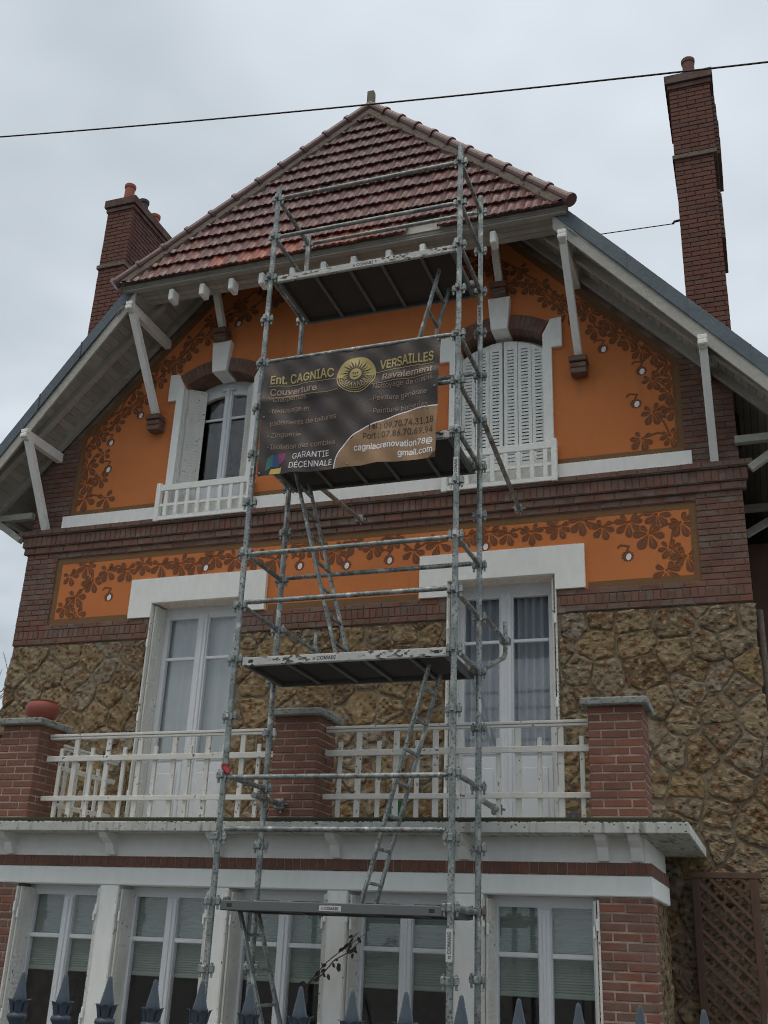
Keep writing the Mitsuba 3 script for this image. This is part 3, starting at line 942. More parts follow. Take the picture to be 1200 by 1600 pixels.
# upper windows
for s in (-1, 1):
    c = s * WC
    root = free("house__arched_window")
    labels[root] = {"label": "arched gable window with folded shutters" if s < 0 else "arched gable window with its white shutters closed"}
    y = YF + .29
    outer = arch_poly(c, arch_R, 5.10, half)
    inn = Polygon([(c - .44, 5.46), (c + .44, 5.46), (c + .44, 6.69), (c + .22, 6.775), (c, 6.805), (c - .22, 6.775), (c - .44, 6.69)])
    panes = [inn.intersection(rect(c - .43, c - .062, 5.46, 8)), inn.intersection(rect(c + .062, c + .43, 5.46, 8))]
    glazing(root, c, y, outer, panes, .052, (6.44,))
    put(root + "__crest", join([lathe([(0, -.05), (.02, -.03), (.028, 0), (.014, .03), (.02, .05), (0, .07)], (c, y - .03, 6.82), 12), beam((c - .10, y - .03, 6.865), (c + .10, y - .03, 6.865), .02, .025)]), "m_pvc")
    if s < 0:
        leaf(root + "__shutter", (c - .515, YF + .09), (c - .31, YF + .25), 5.12, 6.86, cols=1)
        leaf(root + "__shutter", (c - .50, YF + .06), (c - .50, YF + .26), 5.12, 6.80, cols=1)
        leaf(root + "__shutter", (c + .29, YF + .25), (c + .505, YF + .06), 5.12, 6.84, cols=1)
        leaf(root + "__shutter", (c + .47, YF + .26), (c + .505, YF + .10), 5.12, 6.84, cols=1)
    else:
        for q, (a, b) in enumerate(((c - .515, c - .007), (c + .007, c + .515))):
            for k in range(3):
                x0, x1 = a + (b - a) * k / 3 + .003, a + (b - a) * (k + 1) / 3 - .003
                top = affinity.translate(arch_poly(c, .80, 5.0, .519), -x0, 0)
                leaf(root + "__shutter_panel", (x0, YF + .16 + .006 * (k == 1)), (x1, YF + .16 + .006 * (k == 1)), 5.12, 6.94, "m_white", pitch=.0455, cols=1, top=top, pierced=True)
    # wooden window guard
    g = free("house__window_guard")
    y = YF - .12
    a, b = c - .675, c + .675
    put(g, cbx(a, b, y, y + .05, 5.275, 5.36, .005), "m_white")
    put(g + "__rail", cbx(a, b, y + .008, y + .04, 5.062, 5.10, .004), "m_white")
    put(g + "__rail", cbx(a, b, y, y + .05, 4.872, 4.925, .004), "m_white")
    for x in (a, b - .065):
        put(g + "__post", cbx(x, x + .065, y - .012, y + .06, 4.862, 5.385, .005), "m_white")
    for k in range(8):
        x = a + .12 + k * .153
        put(g + "__upright", cbx(x, x + .048, y + .004, y + .036, 4.93, 5.272, .004), "m_white")
    for x in (a + .03, b - .03):
        put(g + "__return_rail", cbx(x - .02, x + .02, y + .05, YF, 5.29, 5.345, .004), "m_white")

# French doors
for s in (-1, 1):
    c = s * 1.897
    root = free("house__french_door")
    labels[root] = {"label": "French door with plain white curtains" if s < 0 else "French door with pleated curtains"}
    y = YF + .25
    outer = rect(c - .605, c + .605, .976, 3.81)
    panes = [rect(c - .475, c - .078, 1.965, 3.66), rect(c + .078, c + .475, 1.965, 3.66)]
    glazing(root, c, y, outer, panes, .06, (3.152,))
    for q in (-1, 1):
        x0, x1 = sorted((c + q * .09, c + q * .49))
        put(root + "__door_panel", cbx(x0, x1, y - .012, y, 1.06, 1.90, .006), "m_pvc")
        put(root + "__door_panel__fielded_panel", cbx(x0 + .05, x1 - .05, y - .026, y - .012, 1.13, 1.78, .010), "m_pvc")
        put(root + "__sill_strip", cbx(x0, x1, y - .02, y, 1.925, 1.955, .004), "m_pvc")
    # curtains
    n = 90
    xs = np.linspace(c - .56, c + .56, n)
    amp = .012 if s < 0 else .03
    yy = y + .11 + amp * np.sin(xs * (38 if s < 0 else 62) + 1.3 * np.sin(xs * 9))
    gap = 0.0
    V = np.concatenate([np.stack([xs, yy, 0 * xs + 1.0], 1), np.stack([xs, yy, 0 * xs + 3.74], 1)])
    f = [(k, k + 1, n + k + 1) for k in range(n - 1)] + [(k, n + k + 1, n + k) for k in range(n - 1)]
    put(root + "__curtain", (V, np.array(f)), "m_curtain" if s < 0 else "m_pleated", smooth=True)
    for q in (-1, 1):
        xo = c + q * .595
        xa = c + q * .560
        leaf(root + "__shutter", *(((xo, YF - .01), (xa, YF + .235)) if q < 0 else ((xa, YF + .235), (xo, YF - .01))), 1.0, 3.785, cols=2)
        leaf(root + "__shutter", *(((xa + .004, YF + .03), (xa + .022, YF + .24)) if q < 0 else ((xa - .022, YF + .24), (xa - .004, YF + .03))), 1.0, 3.78, cols=2)
        for zz in (1.5, 2.4, 3.3):
            put(root + "__hinge", cbx(xo - .012, xo + .012, YF - .035, YF - .008, zz - .05, zz + .05, .004), "m_white")

# ------------------------------------------------------------------ veranda
YV = 9.0
wins = [(-2.44, -1.515), (-1.32, -.37), (-.18, .775), (.96, 1.917), (2.16, 3.10)]
vop = union_all([rect(a, b, -1.3, .432) for a, b in wins])
put("house__veranda_wall", prism(rect(-2.44, 3.10, -1.62, .432).difference(vop), YV, YV + .25), "m_white")
for a, b, nm in ((-2.93, -2.44, 0), (3.10, 3.53, 1)):
    k = put("house__veranda_pier", bx(a + .005, b - .005, YV + .005, YV + .32, -1.62, .432), "m_mortar_light")
    out, r, z = [], 0, -1.1
    while z < .425:
        course(a, b, z, min(z + H, .43), YV, joint=.013, start=.5 * (r % 2), sink=out, lo=.1, hi=.95, g=.55)
        if nm:
            for i, (p, q) in enumerate(((YV + .004, YV + .105), (YV + .115, YV + .325))[::1] if r % 2 else ((YV + .004, YV + .215), (YV + .225, YV + .325))):
                put(k + "__brick", brick(p, q, z + .0065, min(z + H, .43) - .0065, b, axis="x"), "m_brick", uv=tone(.1, .8, .6))
        z += H
        r += 1
    for m, t in out:
        put(k + "__brick", m, "m_brick", uv=t)
put("house__veranda_side_wall", bx(3.30, 3.465, YV + .32, YF, -1.62, .89), "m_stone_mortar")
put("house__veranda_side_wall", bx(-2.93, -2.83, YV + .32, YF, -1.62, .89), "m_mortar")
for i, c in enumerate(relax(rect(YV + .335, YF, -1.3, .585), .33, 5)):
    m = stone(c, 900 + i)
    if m is not None:
        v = m[0]
        put("house__veranda_side_wall__stone", (np.stack([3.465 - (v[:, 1] - YF - .026), v[:, 0], v[:, 2]], 1), m[1]), "m_stone", uv=(rng.uniform(0, 1), rng.uniform(0, .6)))
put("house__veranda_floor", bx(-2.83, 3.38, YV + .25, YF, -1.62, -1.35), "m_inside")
put("house__veranda_beam", cbx(-2.94, 3.535, YV - .012, 10.45, .434, .592, .008), "m_white")
sk = put("house__soldier_course", bx(-2.93, 3.535, YV - .012, 10.40, .594, .69), "m_mortar_light")
x, i = -2.94, 0
while x < 3.53:
    put(sk + "__brick", brick(x, min(x + .071, 3.54), .597, .688, YV - .02), "m_brick", uv=(rng.uniform(.1, .6), rng.uniform(0, .1)))
    x += .0785
x = YV - .015
while x < 10.35:
    put(sk + "__brick", brick(x, x + .071, .597, .688, 3.54, axis="x"), "m_brick", uv=(rng.uniform(.0, .4), rng.uniform(0, .5)))
    x += .0785
put("house__veranda_fascia", bx(-2.90, 3.49, YV + .004, 10.7, .691, .89), "m_white")
put("house__balcony_slab", cbx(-3.26, 3.86, 8.70, YF + .03, .888, .976, .006), "m_slab")
moss = []
for i in range(900):
    u = rng.uniform(-3.25, 3.85)
    if float(meshkit.fbm(np.array([[u * 3.1, .3, .7]]), 3)[0]) < .40:
        continue
    c_ = np.array([u, 8.705 + abs(rng.gauss(0, .018)), .976 + rng.uniform(-.003, .002)])
    v = np.array(trimesh.creation.icosahedron().vertices)
    v = v * np.array([[rng.uniform(.6, 1.4)] for _ in range(len(v))]) * [rng.uniform(.008, .022), rng.uniform(.006, .012), rng.uniform(.004, .011)] + c_
    moss.append((v, np.array(trimesh.creation.icosahedron().faces)))
mk = put("house__balcony_slab__moss", join(moss), "m_moss")
labels[mk] = {"kind": "stuff"}
put("house__balcony_slab__upstand", cbx(-3.20, 3.80, 8.80, 8.86, .974, 1.022, .012), "m_moss")
for u in (-2.57, -1.425, -.304, .851, 2.0, 3.164, 3.426):
    P = [(8.76, .888), (YV + .004, .888), (YV + .004, .70), (8.955, .70), (8.93, .74), (8.90, .80), (8.80, .845)]
    v, f = prism(Polygon([(y, z) for y, z in P]), 0, .085)
    put("house__slab_bracket", (np.stack([u - .0425 + v[:, 1], v[:, 0], v[:, 2]], 1), f), "m_white")

for i, (a, b) in enumerate(wins):
    c = (a + b) / 2
    root = free("house__veranda_window")
    y = YV + .20
    outer = rect(a, b, -1.3, .432)
    panes = [rect(c - .39, c - .058, -1.22, .345), rect(c + .058, c + .39, -1.22, .345)]
    glazing(root, c, y, outer, panes, .05, (-.022,), bar=.04)
    # roller blind half down: pleated fabric with a bottom rail
    zb = -.335 + rng.uniform(-.015, .015)
    npl = 34
    zs = np.linspace(.40, zb + .03, 2 * npl + 1)
    ys = y + .075 + .007 * (np.arange(2 * npl + 1) % 2)
    xs = (c - .44, c + .44)
    V = np.array([(x, yy, z) for yy, z in zip(ys, zs) for x in xs])
    f = [(2 * k, 2 * k + 1, 2 * k + 3) for k in range(2 * npl)] + [(2 * k, 2 * k + 3, 2 * k + 2) for k in range(2 * npl)]
    put(root + "__pleated_blind", (V, np.array(f)), "m_blind")
    put(root + "__pleated_blind__bottom_rail", cbx(c - .44, c + .44, y + .065, y + .09, zb, zb + .035, .005), "m_blind")
    for q in (-1, 1):
        xo, xa = c + q * (b - a) / 2 - q * .008, c + q * (b - a) / 2 - q * .035
        leaf(root + "__shutter", *(((xo, YV - .006), (xa, YV + .19)) if q < 0 else ((xa, YV + .19), (xo, YV - .006))), -1.28, .405, cols=1)
        xo2, xa2 = xo - q * .03, xa - q * .028
        leaf(root + "__shutter", *(((xo2, YV + .02), (xa2, YV + .195)) if q < 0 else ((xa2, YV + .195), (xo2, YV + .02))), -1.28, .40, cols=1)
        for zz in (-.65, .22):
            put(root + "__hinge", cbx(xo - .010, xo + .010, YV - .028, YV - .006, zz - .045, zz + .045, .004), "m_white")
            put(root + "__hinge", cbx(xo2 - .009, xo2 + .009, YV - .004, YV + .018, zz - .10, zz - .01, .004), "m_white")

# ------------------------------------------------------------------ balcony
for u0, u1 in ((-2.93, -2.48), (.15, .59), (3.07, 3.525)):
    k = put("house__balcony_pillar", bx(u0 + .005, u1 - .005, YV + .005, YV + .44, .976, 1.95), "m_mortar_light")
    z, r = .978, 0
    while z < 1.93:
        out = []
        course(u0, u1, z, z + H, YV, L=.229, joint=.013, start=(.0 if r % 2 else .5), sink=out, lo=.3, hi=.9, g=.10)
        for m, t in out:
            put(k + "__brick", m, "m_brick", uv=t)
        for p, q in (((YV + .004, YV + .11), (YV + .12, YV + .34), (YV + .35, YV + .445)) if r % 2 else ((YV + .004, YV + .225), (YV + .235, YV + .445))):
            put(k + "__brick", brick(p, q, z + .0065, z + H - .0065, u1, axis="x"), "m_brick", uv=tone(.2, .75, .12))
        z += H
        r += 1
    put(k + "__cap", cbx(u0 - .055, u1 + .055, YV - .07, YV + .51, 1.958, 2.022, .010), "m_cap")

for a, b in ((-2.475, .145), (.595, 3.065)):
    g = free("house__balcony_railing")
    y = 9.20
    put(g, join([cbx(a, b, y - .028, y + .028, 1.862, 1.888, .004), cbx(a, b, y - .022, y + .022, 1.836, 1.858, .004)]), "m_worn")
    put(g + "__rail", cbx(a + .01, b - .01, y - .038, y - .016, 1.610, 1.666, .004), "m_worn")
    put(g + "__rail", cbx(a + .01, b - .01, y - .038, y - .016, 1.222, 1.270, .004), "m_worn")
    x, i = a + .155, 0
    while x < b - .04:
        w = .040 if i % 2 == 0 else .052
        dx = rng.uniform(-.012, .012)
        put(g + "__baluster", beam((x + dx, y, rng.uniform(1.03, 1.07)), (x + dx + rng.uniform(-.006, .006), y, 1.745 if i % 2 == 0 else 1.838), .026, w, ref=(1, 0, 0)), "m_worn")
        x += .186
        i += 1
g = free("house__balcony_railing")
put(g, join([cbx(-2.72, -2.67, YV + .45, YF, 1.862, 1.888, .004), cbx(-2.715, -2.675, YV + .45, YF, 1.836, 1.858, .004)]), "m_worn")
for z0 in (1.610, 1.222):
    put(g + "__rail", cbx(-2.69, -2.665, YV + .45, YF - .05, z0, z0 + .05, .004), "m_worn")
for k in range(5):
    yy = YV + .62 + k * .2
    put(g + "__baluster", cbx(-2.715, -2.69, yy, yy + .045, 1.03, 1.83 if k % 2 else 1.74, .004), "m_worn")

# ------------------------------------------------------------------ scaffold tower
labels["scaffold_tower"] = {"label": "narrow galvanised scaffold tower with four decks standing in front of the house", "category": "scaffold"}
SC = "scaffold_tower"
XL, XR, YA, YB = .305, 2.226, 7.80, 8.58
lev = lambda k: .275 + .4806 * k
POST = {"fl": (XL, YA, 7.13), "fr": (XR, YA, 7.20), "bl": (XL, YB, 7.15), "br": (XR, YB, 7.20)}
for x, y, z in POST.values():
    put(SC + "__standard", tube([(x, y, -EYE + .03), (x, y, z)], .0255, 14), "m_steel", smooth=50)
    put(SC + "__base_plate", cbx(x - .075, x + .075, y - .075, y + .075, -EYE + .001, -EYE + .03), "m_steel")


def coupler():
    P = [tube([(0, 0, -.032), (0, 0, .032)], .033, 12)]
    for dx, dy in ((1, 0), (-1, 0), (0, 1), (0, -1)):
        x0, x1 = sorted((dx * .030, dx * .066)) if dx else (-.017, .017)
        y0, y1 = sorted((dy * .030, dy * .066)) if dy else (-.017, .017)
        P.append(cbx(x0, x1, y0, y1, -.027, .027, .005))
    P.append(cbx(-.058, -.040, -.006, .006, -.062, .045, .002))
    P.append(cbx(.040, .058, -.006, .006, -.062, .045, .002))
    return join(P)


v, f = coupler()
cp = mikit.ply((v, f), "m_steel")
for x, y, z in POST.values():
    for k in range(-2, 15):
        if lev(k) < z:
            scene[free(SC + "__coupler")] = {**cp, "to_world": T().translate([x, y, lev(k) + EYE + rng.uniform(-.004, .004)]).rotate([0, 0, 1], rng.uniform(-5, 5))}


def ledger(y, k, dz=.0, r=.0215):
    z = lev(k) + dz
    put(SC + "__ledger", tube([(XL + .05, y, z), (XL + .075, y, z), (XL + .08, y, z), (XR - .08, y, z), (XR - .075, y, z), (XR - .05, y, z)], [r * .8, r * .8, r, r, r * .8, r * .8], 12), "m_steel", smooth=50)


for k, dz in ((14, 0), (13, .0), (10, 0), (9, .0), (6, -.02), (5, .02), (2, -.02), (1, .06)):
    ledger(YA, k, dz)
for k, dz in ((14, 0), (10, .03), (6, .02)):
    ledger(YB, k, dz)
for x in (XL, XR):
    for k in (14, 13, 10, 9, 6, 5, 2, 12, 8, 4, 0):
        y1 = YB - .05
        put(SC + "__transom", tube([(x, YA + .05, lev(k)), (x, y1, lev(k))], .0215, 12), "m_steel", smooth=50)
    # outrigger beyond the rear standards
    put(SC + "__outrigger", join([tube([(x + .05, YB, lev(5)), (x + .05, 9.42, lev(5))], .0215, 10), tube([(x + .05, 9.36, 2.86), (x + .05, 9.36, 2.56), (x + .05, 9.30, 2.50), (x + .05, YB + .05, 2.24)], .021, 10)]), "m_steel", smooth=50)
    put(SC + "__outrigger__coupler", cbx(x + .005, x + .095, 9.31, 9.41, lev(5) - .035, lev(5) + .035, .008), "m_steel")
# ties to the wall
for i, (p, q) in enumerate((((XR + .03, YB, 4.60), (XR - .08, 10.66, 4.54)), ((XL + .32, YB, 4.10), (XL, 10.55, 4.55)), ((XR + .03, YB, 1.13), (XR, 9.26, 1.135)), ((XL + .03, 8.3, 1.145), (XL - .03, 9.0, 1.155)))):
    put(SC + "__wall_tie", tube([p, q], .025, 10), "m_steel", smooth=50)
    q = np.array(q)
    put(SC + "__wall_tie__clamp", join([cbx(q[0] - .045, q[0] + .045, q[1] - .07, q[1] - .01, q[2] - .045, q[2] + .045, .008), tube([q + [-.07, -.03, .02], q + [.07, -.02, .0]], .010, 8), tube([q + [.02, -.05, -.08], q + [.02, -.02, .06]], .008, 8)]), "m_steel")

STICKER = []


def sticker(text, x, y, z, h, up=False, back=True, lean=None):
    """A white sticker with dark capitals on the face looking at the street."""
    m = meshkit.text_mesh(text, h, .0012, bold=True)
    v = np.array(m.vertices)
    w = v[:, 0].max()
    if up:
        q = np.stack([x - v[:, 1] + h / 2, y - .0024 - v[:, 2], z + v[:, 0]], 1)
        b = cbx(x - h * .95, x + h * .95, y - .0022, y, z - .02, z + w + .02, .0006)
    else:
        q = np.stack([x + v[:, 0], y - .0024 - v[:, 2], z + v[:, 1]], 1)
        b = cbx(x - .02, x + w + .02, y - .0022, y, z - h * .45, z + h * 1.45, .0006)
    k = put(SC + "__sticker", b, "m_sticker")
    put(k + "__lettering", (q, np.array(m.faces)), "m_dark")
    return w


for i, k in enumerate((0, 4, 8, 12)):
    z = lev(k) - .005
    d = free(SC + "__deck")
    xa, xb = XL + .07, XR - .06
    edge = "m_beamgrey" if k == 0 else "m_deckedge"
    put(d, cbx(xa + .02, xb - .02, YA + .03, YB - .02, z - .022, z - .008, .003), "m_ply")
    put(d + "__edge_beam", cbx(xa, xb, YA - .005, YA + .03, z - .058, z + .016, .006), edge)
    put(d + "__edge_beam", cbx(xa, xb, YB - .02, YB + .012, z - .058, z + .016, .006), "m_beamgrey")
    for x in (xa, xb - .035):
        put(d + "__end_beam", cbx(x, x + .035, YA + .03, YB - .02, z - .058, z + .012, .005), "m_beamgrey")
        for yy in (YA + .12, YB - .12):
            hx = x - .03 if x == xa else x + .065
            put(d + "__hook", cbx(min(x, hx), max(x + .01, hx), yy - .03, yy + .03, z - .02, z + .045, .006), "m_steel")
    for q in (.22, .42, .60, .82):
        x = xa + (xb - xa) * q
        put(d + "__cross_bar", cbx(x - .016, x + .016, YA + .03, YB - .02, z - .052, z - .023, .004), "m_beamgrey")
    for q in (.045, .955):
        x = xa + (xb - xa) * q
        put(d + "__slot", cbx(x - .022, x + .022, YA - .0065, YA - .004, z - .034, z - .006, .001), "m_dark")
    xs = {0: 1.225, 4: 1.02, 8: None, 12: 1.17}[k]
    if xs:
        sticker("n COMABI", xs, YA - .005, z - (.034 if k == 0 else .038), .020 if k == 0 else .030)
sticker("n COMABI", XR, YA - .0255, -.065, .026, up=True)
sticker("n COMABI", XR, YB - .0255, 5.66, .026, up=True)
sticker("n COMABI", XR, YA - .0255, 3.68, .022, up=True)
sticker("n COMABI", XL, YA - .0255, 3.82, .022, up=True)

# ------------------------------------------------------------------ ladders between the decks
def ladder(p, q, label, y0=8.04, y1=8.37, first=.18):
    root = free("ladder")
    labels[root] = {"label": label, "category": "ladder", "group": "access ladders of the scaffold"}
    a, b = np.array(p, float), np.array(q, float)
    for y in (y0, y1):
        put(root + "__stile", beam((a[0], y, a[1]), (b[0], y, b[1]), .022, .052, ref=(0, 1, 0)), "m_steel")
    L = np.linalg.norm(b - a)
    t = first
    while t < L - .08:
        c = a + (b - a) * t / L
        put(root + "__rung", beam((c[0], y0, c[1]), (c[0], y1, c[1]), .028, .022), "m_steel")
        t += .262
    return root


ladder((.432, lev(0) - .06), (1.015, -EYE + .05), "lowest ladder, rising from the ground to the bottom deck")
ladder((1.95, lev(4) - .06), (1.445, lev(0) + .01), "second ladder up, in front of the balcony railing")
ladder((.605, lev(8) - .06), (1.14, lev(4) + .01), "third ladder up, in front of the lower painted garland")
ladder((1.965, lev(12) - .06), (1.50, lev(8) + .01), "topmost ladder, half hidden behind the banner")

# ------------------------------------------------------------------ banner
labels["banner"] = {"label": "dark brown advertising banner with gold lettering and sun emblem tied to the scaffold", "category": "banner"}
BX, BZ, BY = .36, 5.03, 7.730      # left edge, top edge, plane
BW, BH = 1.725, 1.178


def cloth(x, z):
    """Folds of the hanging sheet, in metres towards the house; x from the left edge, z down from the top edge (negative)."""
    w = .013 * np.sin(7.0 * x + 3.2 * z + .4) + .009 * np.sin(15 * x - 9 * z + 1.0) +   .006 * np.sin(23 * x + 19 * z)
    w += .010 * np.exp(-((z + .20 + .17 * (x - 1.2)) / .05) ** 2) * np.clip(x - .9, 0, 1)
    w -= .012 * np.exp(-((z + .42 - .05 * x) / .045) ** 2)
    sag = .014 * np.sin(np.pi * np.clip(x / BW, 0, 1)) * np.clip(1 + z / BH, 0, 1)
    return w, sag


def on_banner(v, lift):
    x, z = v[:, 0], v[:, 1]
    w, sag = cloth(x, z)
    edge = .035 * np.clip(-z / BH, 0, 1) * np.clip(1 - x / .9, 0, 1) - .030 * np.clip(-z / BH, 0, 1) * np.clip(x / .9 - .9, 0, 1)
    return np.stack([BX + x + edge, BY + w - lift, BZ + z - sag], 1)


nx, nz = 70, 48
gx, gz = np.meshgrid(np.linspace(0, BW, nx), np.linspace(0, -BH, nz))
f = [(r * nx + c, r * nx + c + 1, (r + 1) * nx + c + 1, (r + 1) * nx + c) for r in range(nz - 1) for c in range(nx - 1)]
put("banner__sheet", (on_banner(np.stack([gx.ravel(), gz.ravel()], 1), 0), np.array(f)), "m_bannerdark", smooth=True)


def printed(key, poly, mat, lift=.002, step=.05):
    """Flat print lying on the sheet."""
    cells = []
    for g in getattr(poly, "geoms", [poly]):
        x0, z0, x1, z1 = g.bounds
        if max(x1 - x0, z1 - z0) < step * 1.6:
            cells.append(g)
            continue
        for i in range(int((x1 - x0) / step) + 1):
            for j in range(int((z1 - z0) / step) + 1):
                c = g.intersection(sbox(x0 + i * step, z0 + j * step, x0 + (i + 1) * step, z0 + (j + 1) * step))
                cells += [q for q in getattr(c, "geoms", [c]) if q.geom_type == "Polygon" and q.area > 1e-8]
    ms = [trimesh.creation.triangulate_polygon(q, engine="earcut") for q in cells]
    v, fc = join([(np.c_[np.asarray(a), np.zeros(len(a))], np.asarray(b)) for a, b in ms])
    return put(key, (on_banner(v, lift), fc), mat, smooth=True)


def lettering(text, x, z, h, width, mat, bold=False, key="banner__lettering"):
    m = meshkit.text_mesh(text, h, .001, bold=bold)
    v = np.array(m.vertices)
    v[:, 0] *= width / v[:, 0].max()
    w = on_banner(np.stack([x + v[:, 0], z + v[:, 1]], 1), .0035)
    w[:, 1] -= v[:, 2]
    return put(key, (w, np.array(m.faces)), mat)


an = np.linspace(math.pi, math.pi / 2, 30)
tan_pts = [(1.745 + 0 * .0 + .985 * math.cos(a), -1.178 + .50 * math.sin(a)) for a in an]
field = Polygon([(min(x, BW), z) for x, z in tan_pts] + [(BW, -.68), (BW, -1.12), (1.66, -1.178)]).buffer(0).intersection(sbox(.7, -1.178, BW, -.6))
printed("banner__tan_field", field, "m_bannertan")
printed("banner__white_curve", LineString(tan_pts).buffer(.006).intersection(sbox(0, -1.178, BW, 0)), "m_printwhite", .003)
# sun emblem
cx, cz, R = .933, -.255, .186
disc = Point(cx, cz).buffer(R, 24)
rays = []
for k in range(24):
    a = k * math.pi / 12
    r1, r0, w = (.164 if k % 2 else .136), .066, .125
    rays.append(Polygon([(cx + r0 * math.cos(a - w), cz + r0 * math.sin(a - w)), (cx + (r0 + r1) / 2 * math.cos(a - .02), cz + (r0 + r1) / 2 * math.sin(a - .02)), (cx + r1 * math.cos(a + .10), cz + r1 * math.sin(a + .10)), (cx + (r0 + r1) / 2 * math.cos(a + .10), cz + (r0 + r1) / 2 * math.sin(a + .10)), (cx + r0 * math.cos(a + w), cz + r0 * math.sin(a + w))]).buffer(0))
rays = union_all(rays)
face = Point(cx, cz).buffer(.058, 16)
upper, lower = disc.intersection(sbox(0, cz - .02, 2, 0)), disc.intersection(sbox(0, -1, 2, cz - .02))
rings = union_all([Point(cx, cz).buffer(R, 24).difference(Point(cx, cz).buffer(R - .009, 24)), Point(cx, cz).buffer(R - .022, 24).difference(Point(cx, cz).buffer(R - .028, 24))]).intersection(lower)
gold = union_all([upper.difference(rays), rings, union_all([Polygon([(cx + .148 * math.cos(a - .13), cz + .148 * math.sin(a - .13)), (cx + .148 * math.cos(a + .13), cz + .148 * math.sin(a + .13)), (cx + .082 * math.cos(a), cz + .082 * math.sin(a))]).difference(Polygon([(cx + .142 * math.cos(a - .085), cz + .142 * math.sin(a - .085)), (cx + .142 * math.cos(a + .085), cz + .142 * math.sin(a + .085)), (cx + .100 * math.cos(a), cz + .100 * math.sin(a))])) for a in np.linspace(math.pi * 1.1, math.pi * 1.9, 9)]).intersection(lower)]).difference(Point(cx, cz).buffer(.066, 16))
feat = union_all([Point(cx - .02, cz + .012).buffer(.008), Point(cx + .02, cz + .012).buffer(.008), LineString([(cx - .022, cz - .022), (cx, cz - .030), (cx + .022, cz - .022)]).buffer(.004), LineString([(cx, cz + .012), (cx - .004, cz - .006)]).buffer(.004)])
kk = printed("banner__sun_emblem", union_all([gold, face.difference(feat)]), "m_gold", .003, .03)
labels[kk] = {"label": "gold round sun emblem with a face"}
# lettering
lettering("Ent. CAGNIAC", .072, -.245, .088, .645, "m_gold", True)
lettering("VERSAILLES", 1.155, -.226, .088, .515, "m_gold", True)
lettering("Couverture", .075, -.366, .068, .48, "m_printtan", True)
lettering("Ravalement", 1.182, -.350, .068, .487, "m_printtan", True)
for x0, x1, z in ((.070, .745, -.268), (.07, .775, -.392), (1.115, 1.675, -.252), (1.09, 1.675, -.372)):
    printed("banner__rule", sbox(x0, z - .0025, x1, z + .0025), "m_gold", .003)
for t, x, z, w in (("-Charpentes", .07, -.436, .38), ("-Nettoyage et", .07, -.556, .41), ("traitements de toitures", .092, -.686, .675), ("-Zinguerie", .075, -.812, .335), ("-Isolation des combles", .085, -.934, .675),
                   ("Nettoyage de crépis", 1.10, -.428, .575), ("-Peinture générale", 1.072, -.554, .55), ("-Peinture boiseries", 1.078, -.682, .56)):
    lettering(t, x, z, .050, w, "m_printtan")
lettering("GARANTIE", .340, -1.040, .058, .36, "m_printwhite")
lettering("DÉCENNALE", .317, -1.135, .058, .418, "m_printwhite")
lettering("Tel : 09.70.74.31.18", 1.078, -.838, .058, .615, "m_printbrown", True)
lettering("Port : 07.86.70.69.94", 1.035, -.930, .058, .655, "m_printbrown", True)
lettering("cagniacrenovation78@", .958, -1.036, .056, .735, "m_printwhite", True)
lettering("gmail.com", 1.374, -1.126, .056, .325, "m_printwhite", True)
for mat, P in (("m_teal", [(.085, -1.13), (.10, -1.02), (.155, -.985), (.14, -1.09)]), ("m_blue", [(.150, -1.10), (.165, -1.0), (.205, -.995), (.215, -1.10)]), ("m_magenta", [(.222, -1.08), (.215, -.985), (.268, -.98), (.262, -1.05)]), ("m_yellow", [(.125, -1.165), (.14, -1.125), (.235, -1.122), (.225, -1.165)])):
    printed("banner__logo_patch", Polygon(P).buffer(.006), mat, .003)
for x, z in ((.02, -.02), (BW - .025, -.02), (.02, -1.15), (.03, -.58), (BW - .03, -.50), (.90, -1.15)):
    c = on_banner(np.array([[x, z]]), .004)[0]
    put("banner__eyelet", tube([c, c + [0, -.003, 0]], .010, 12), "m_steel")
for x, z in ((.02, -.02), (BW - .025, -.02), (.02, -1.15), (.03, -.58)):
    c = on_banner(np.array([[x, z]]), .006)[0]
    e = np.array([XL, YA - .03, c[2] + .01]) if x < 1 else np.array([c[0] + .05, YA - .02, c[2] + .03])
    put("banner__cord", tube([c, (c + e) / 2 + [0, -.01, 0], e], .0035, 6), "m_dark")

# ------------------------------------------------------------------ small things on the balcony and the scaffold
labels["flower_pot"] = {"label": "round terracotta flower pot on the left balcony pillar", "category": "flower pot"}
put("flower_pot__bowl", lathe([(0, 0), (.095, 0), (.122, .022), (.160, .080), (.175, .130), (.163, .178), (.140, .205), (.146, .220), (.128, .224), (.122, .20), (.0, .19)], (-2.655, 9.22, 2.023), 28), "m_pot", smooth=50)
labels["paint_bucket"] = {"label": "green paint bucket behind the balcony railing", "category": "bucket"}
put("paint_bucket__body", lathe([(0, 0), (.068, 0), (.080, .265), (.083, .265), (.083, .28), (.074, .28), (.07, .22), (0, .22)], (1.185, 9.6, .976), 20), "m_green", smooth=50)
put("paint_bucket__handle", tube([(1.105, 9.6, 1.20), (1.12, 9.56, 1.17), (1.185, 9.515, 1.12), (1.25, 9.56, 1.17), (1.265, 9.6, 1.20)], .004, 6), "m_steel")
put("paint_bucket__label_band", prism(rect(1.16, 1.21, 1.05, 1.09), 9.521, 9.524), "m_yellow")
v, f = trimesh.creation.icosphere(3, 1.0).vertices, trimesh.creation.icosphere(3, 1.0).faces
r = .75 + .5 * meshkit.fbm(np.array(v) * 2.2 + 5, 3)
v = np.array(v) * r[:, None] * [.085, .09, .11] + [2.82, 9.72, 1.06]
v[:, 2] = np.maximum(v[:, 2], .978)
labels["tarp"] = {"label": "crumpled dark blue tarp on the balcony beside the right pillar", "category": "tarp"}
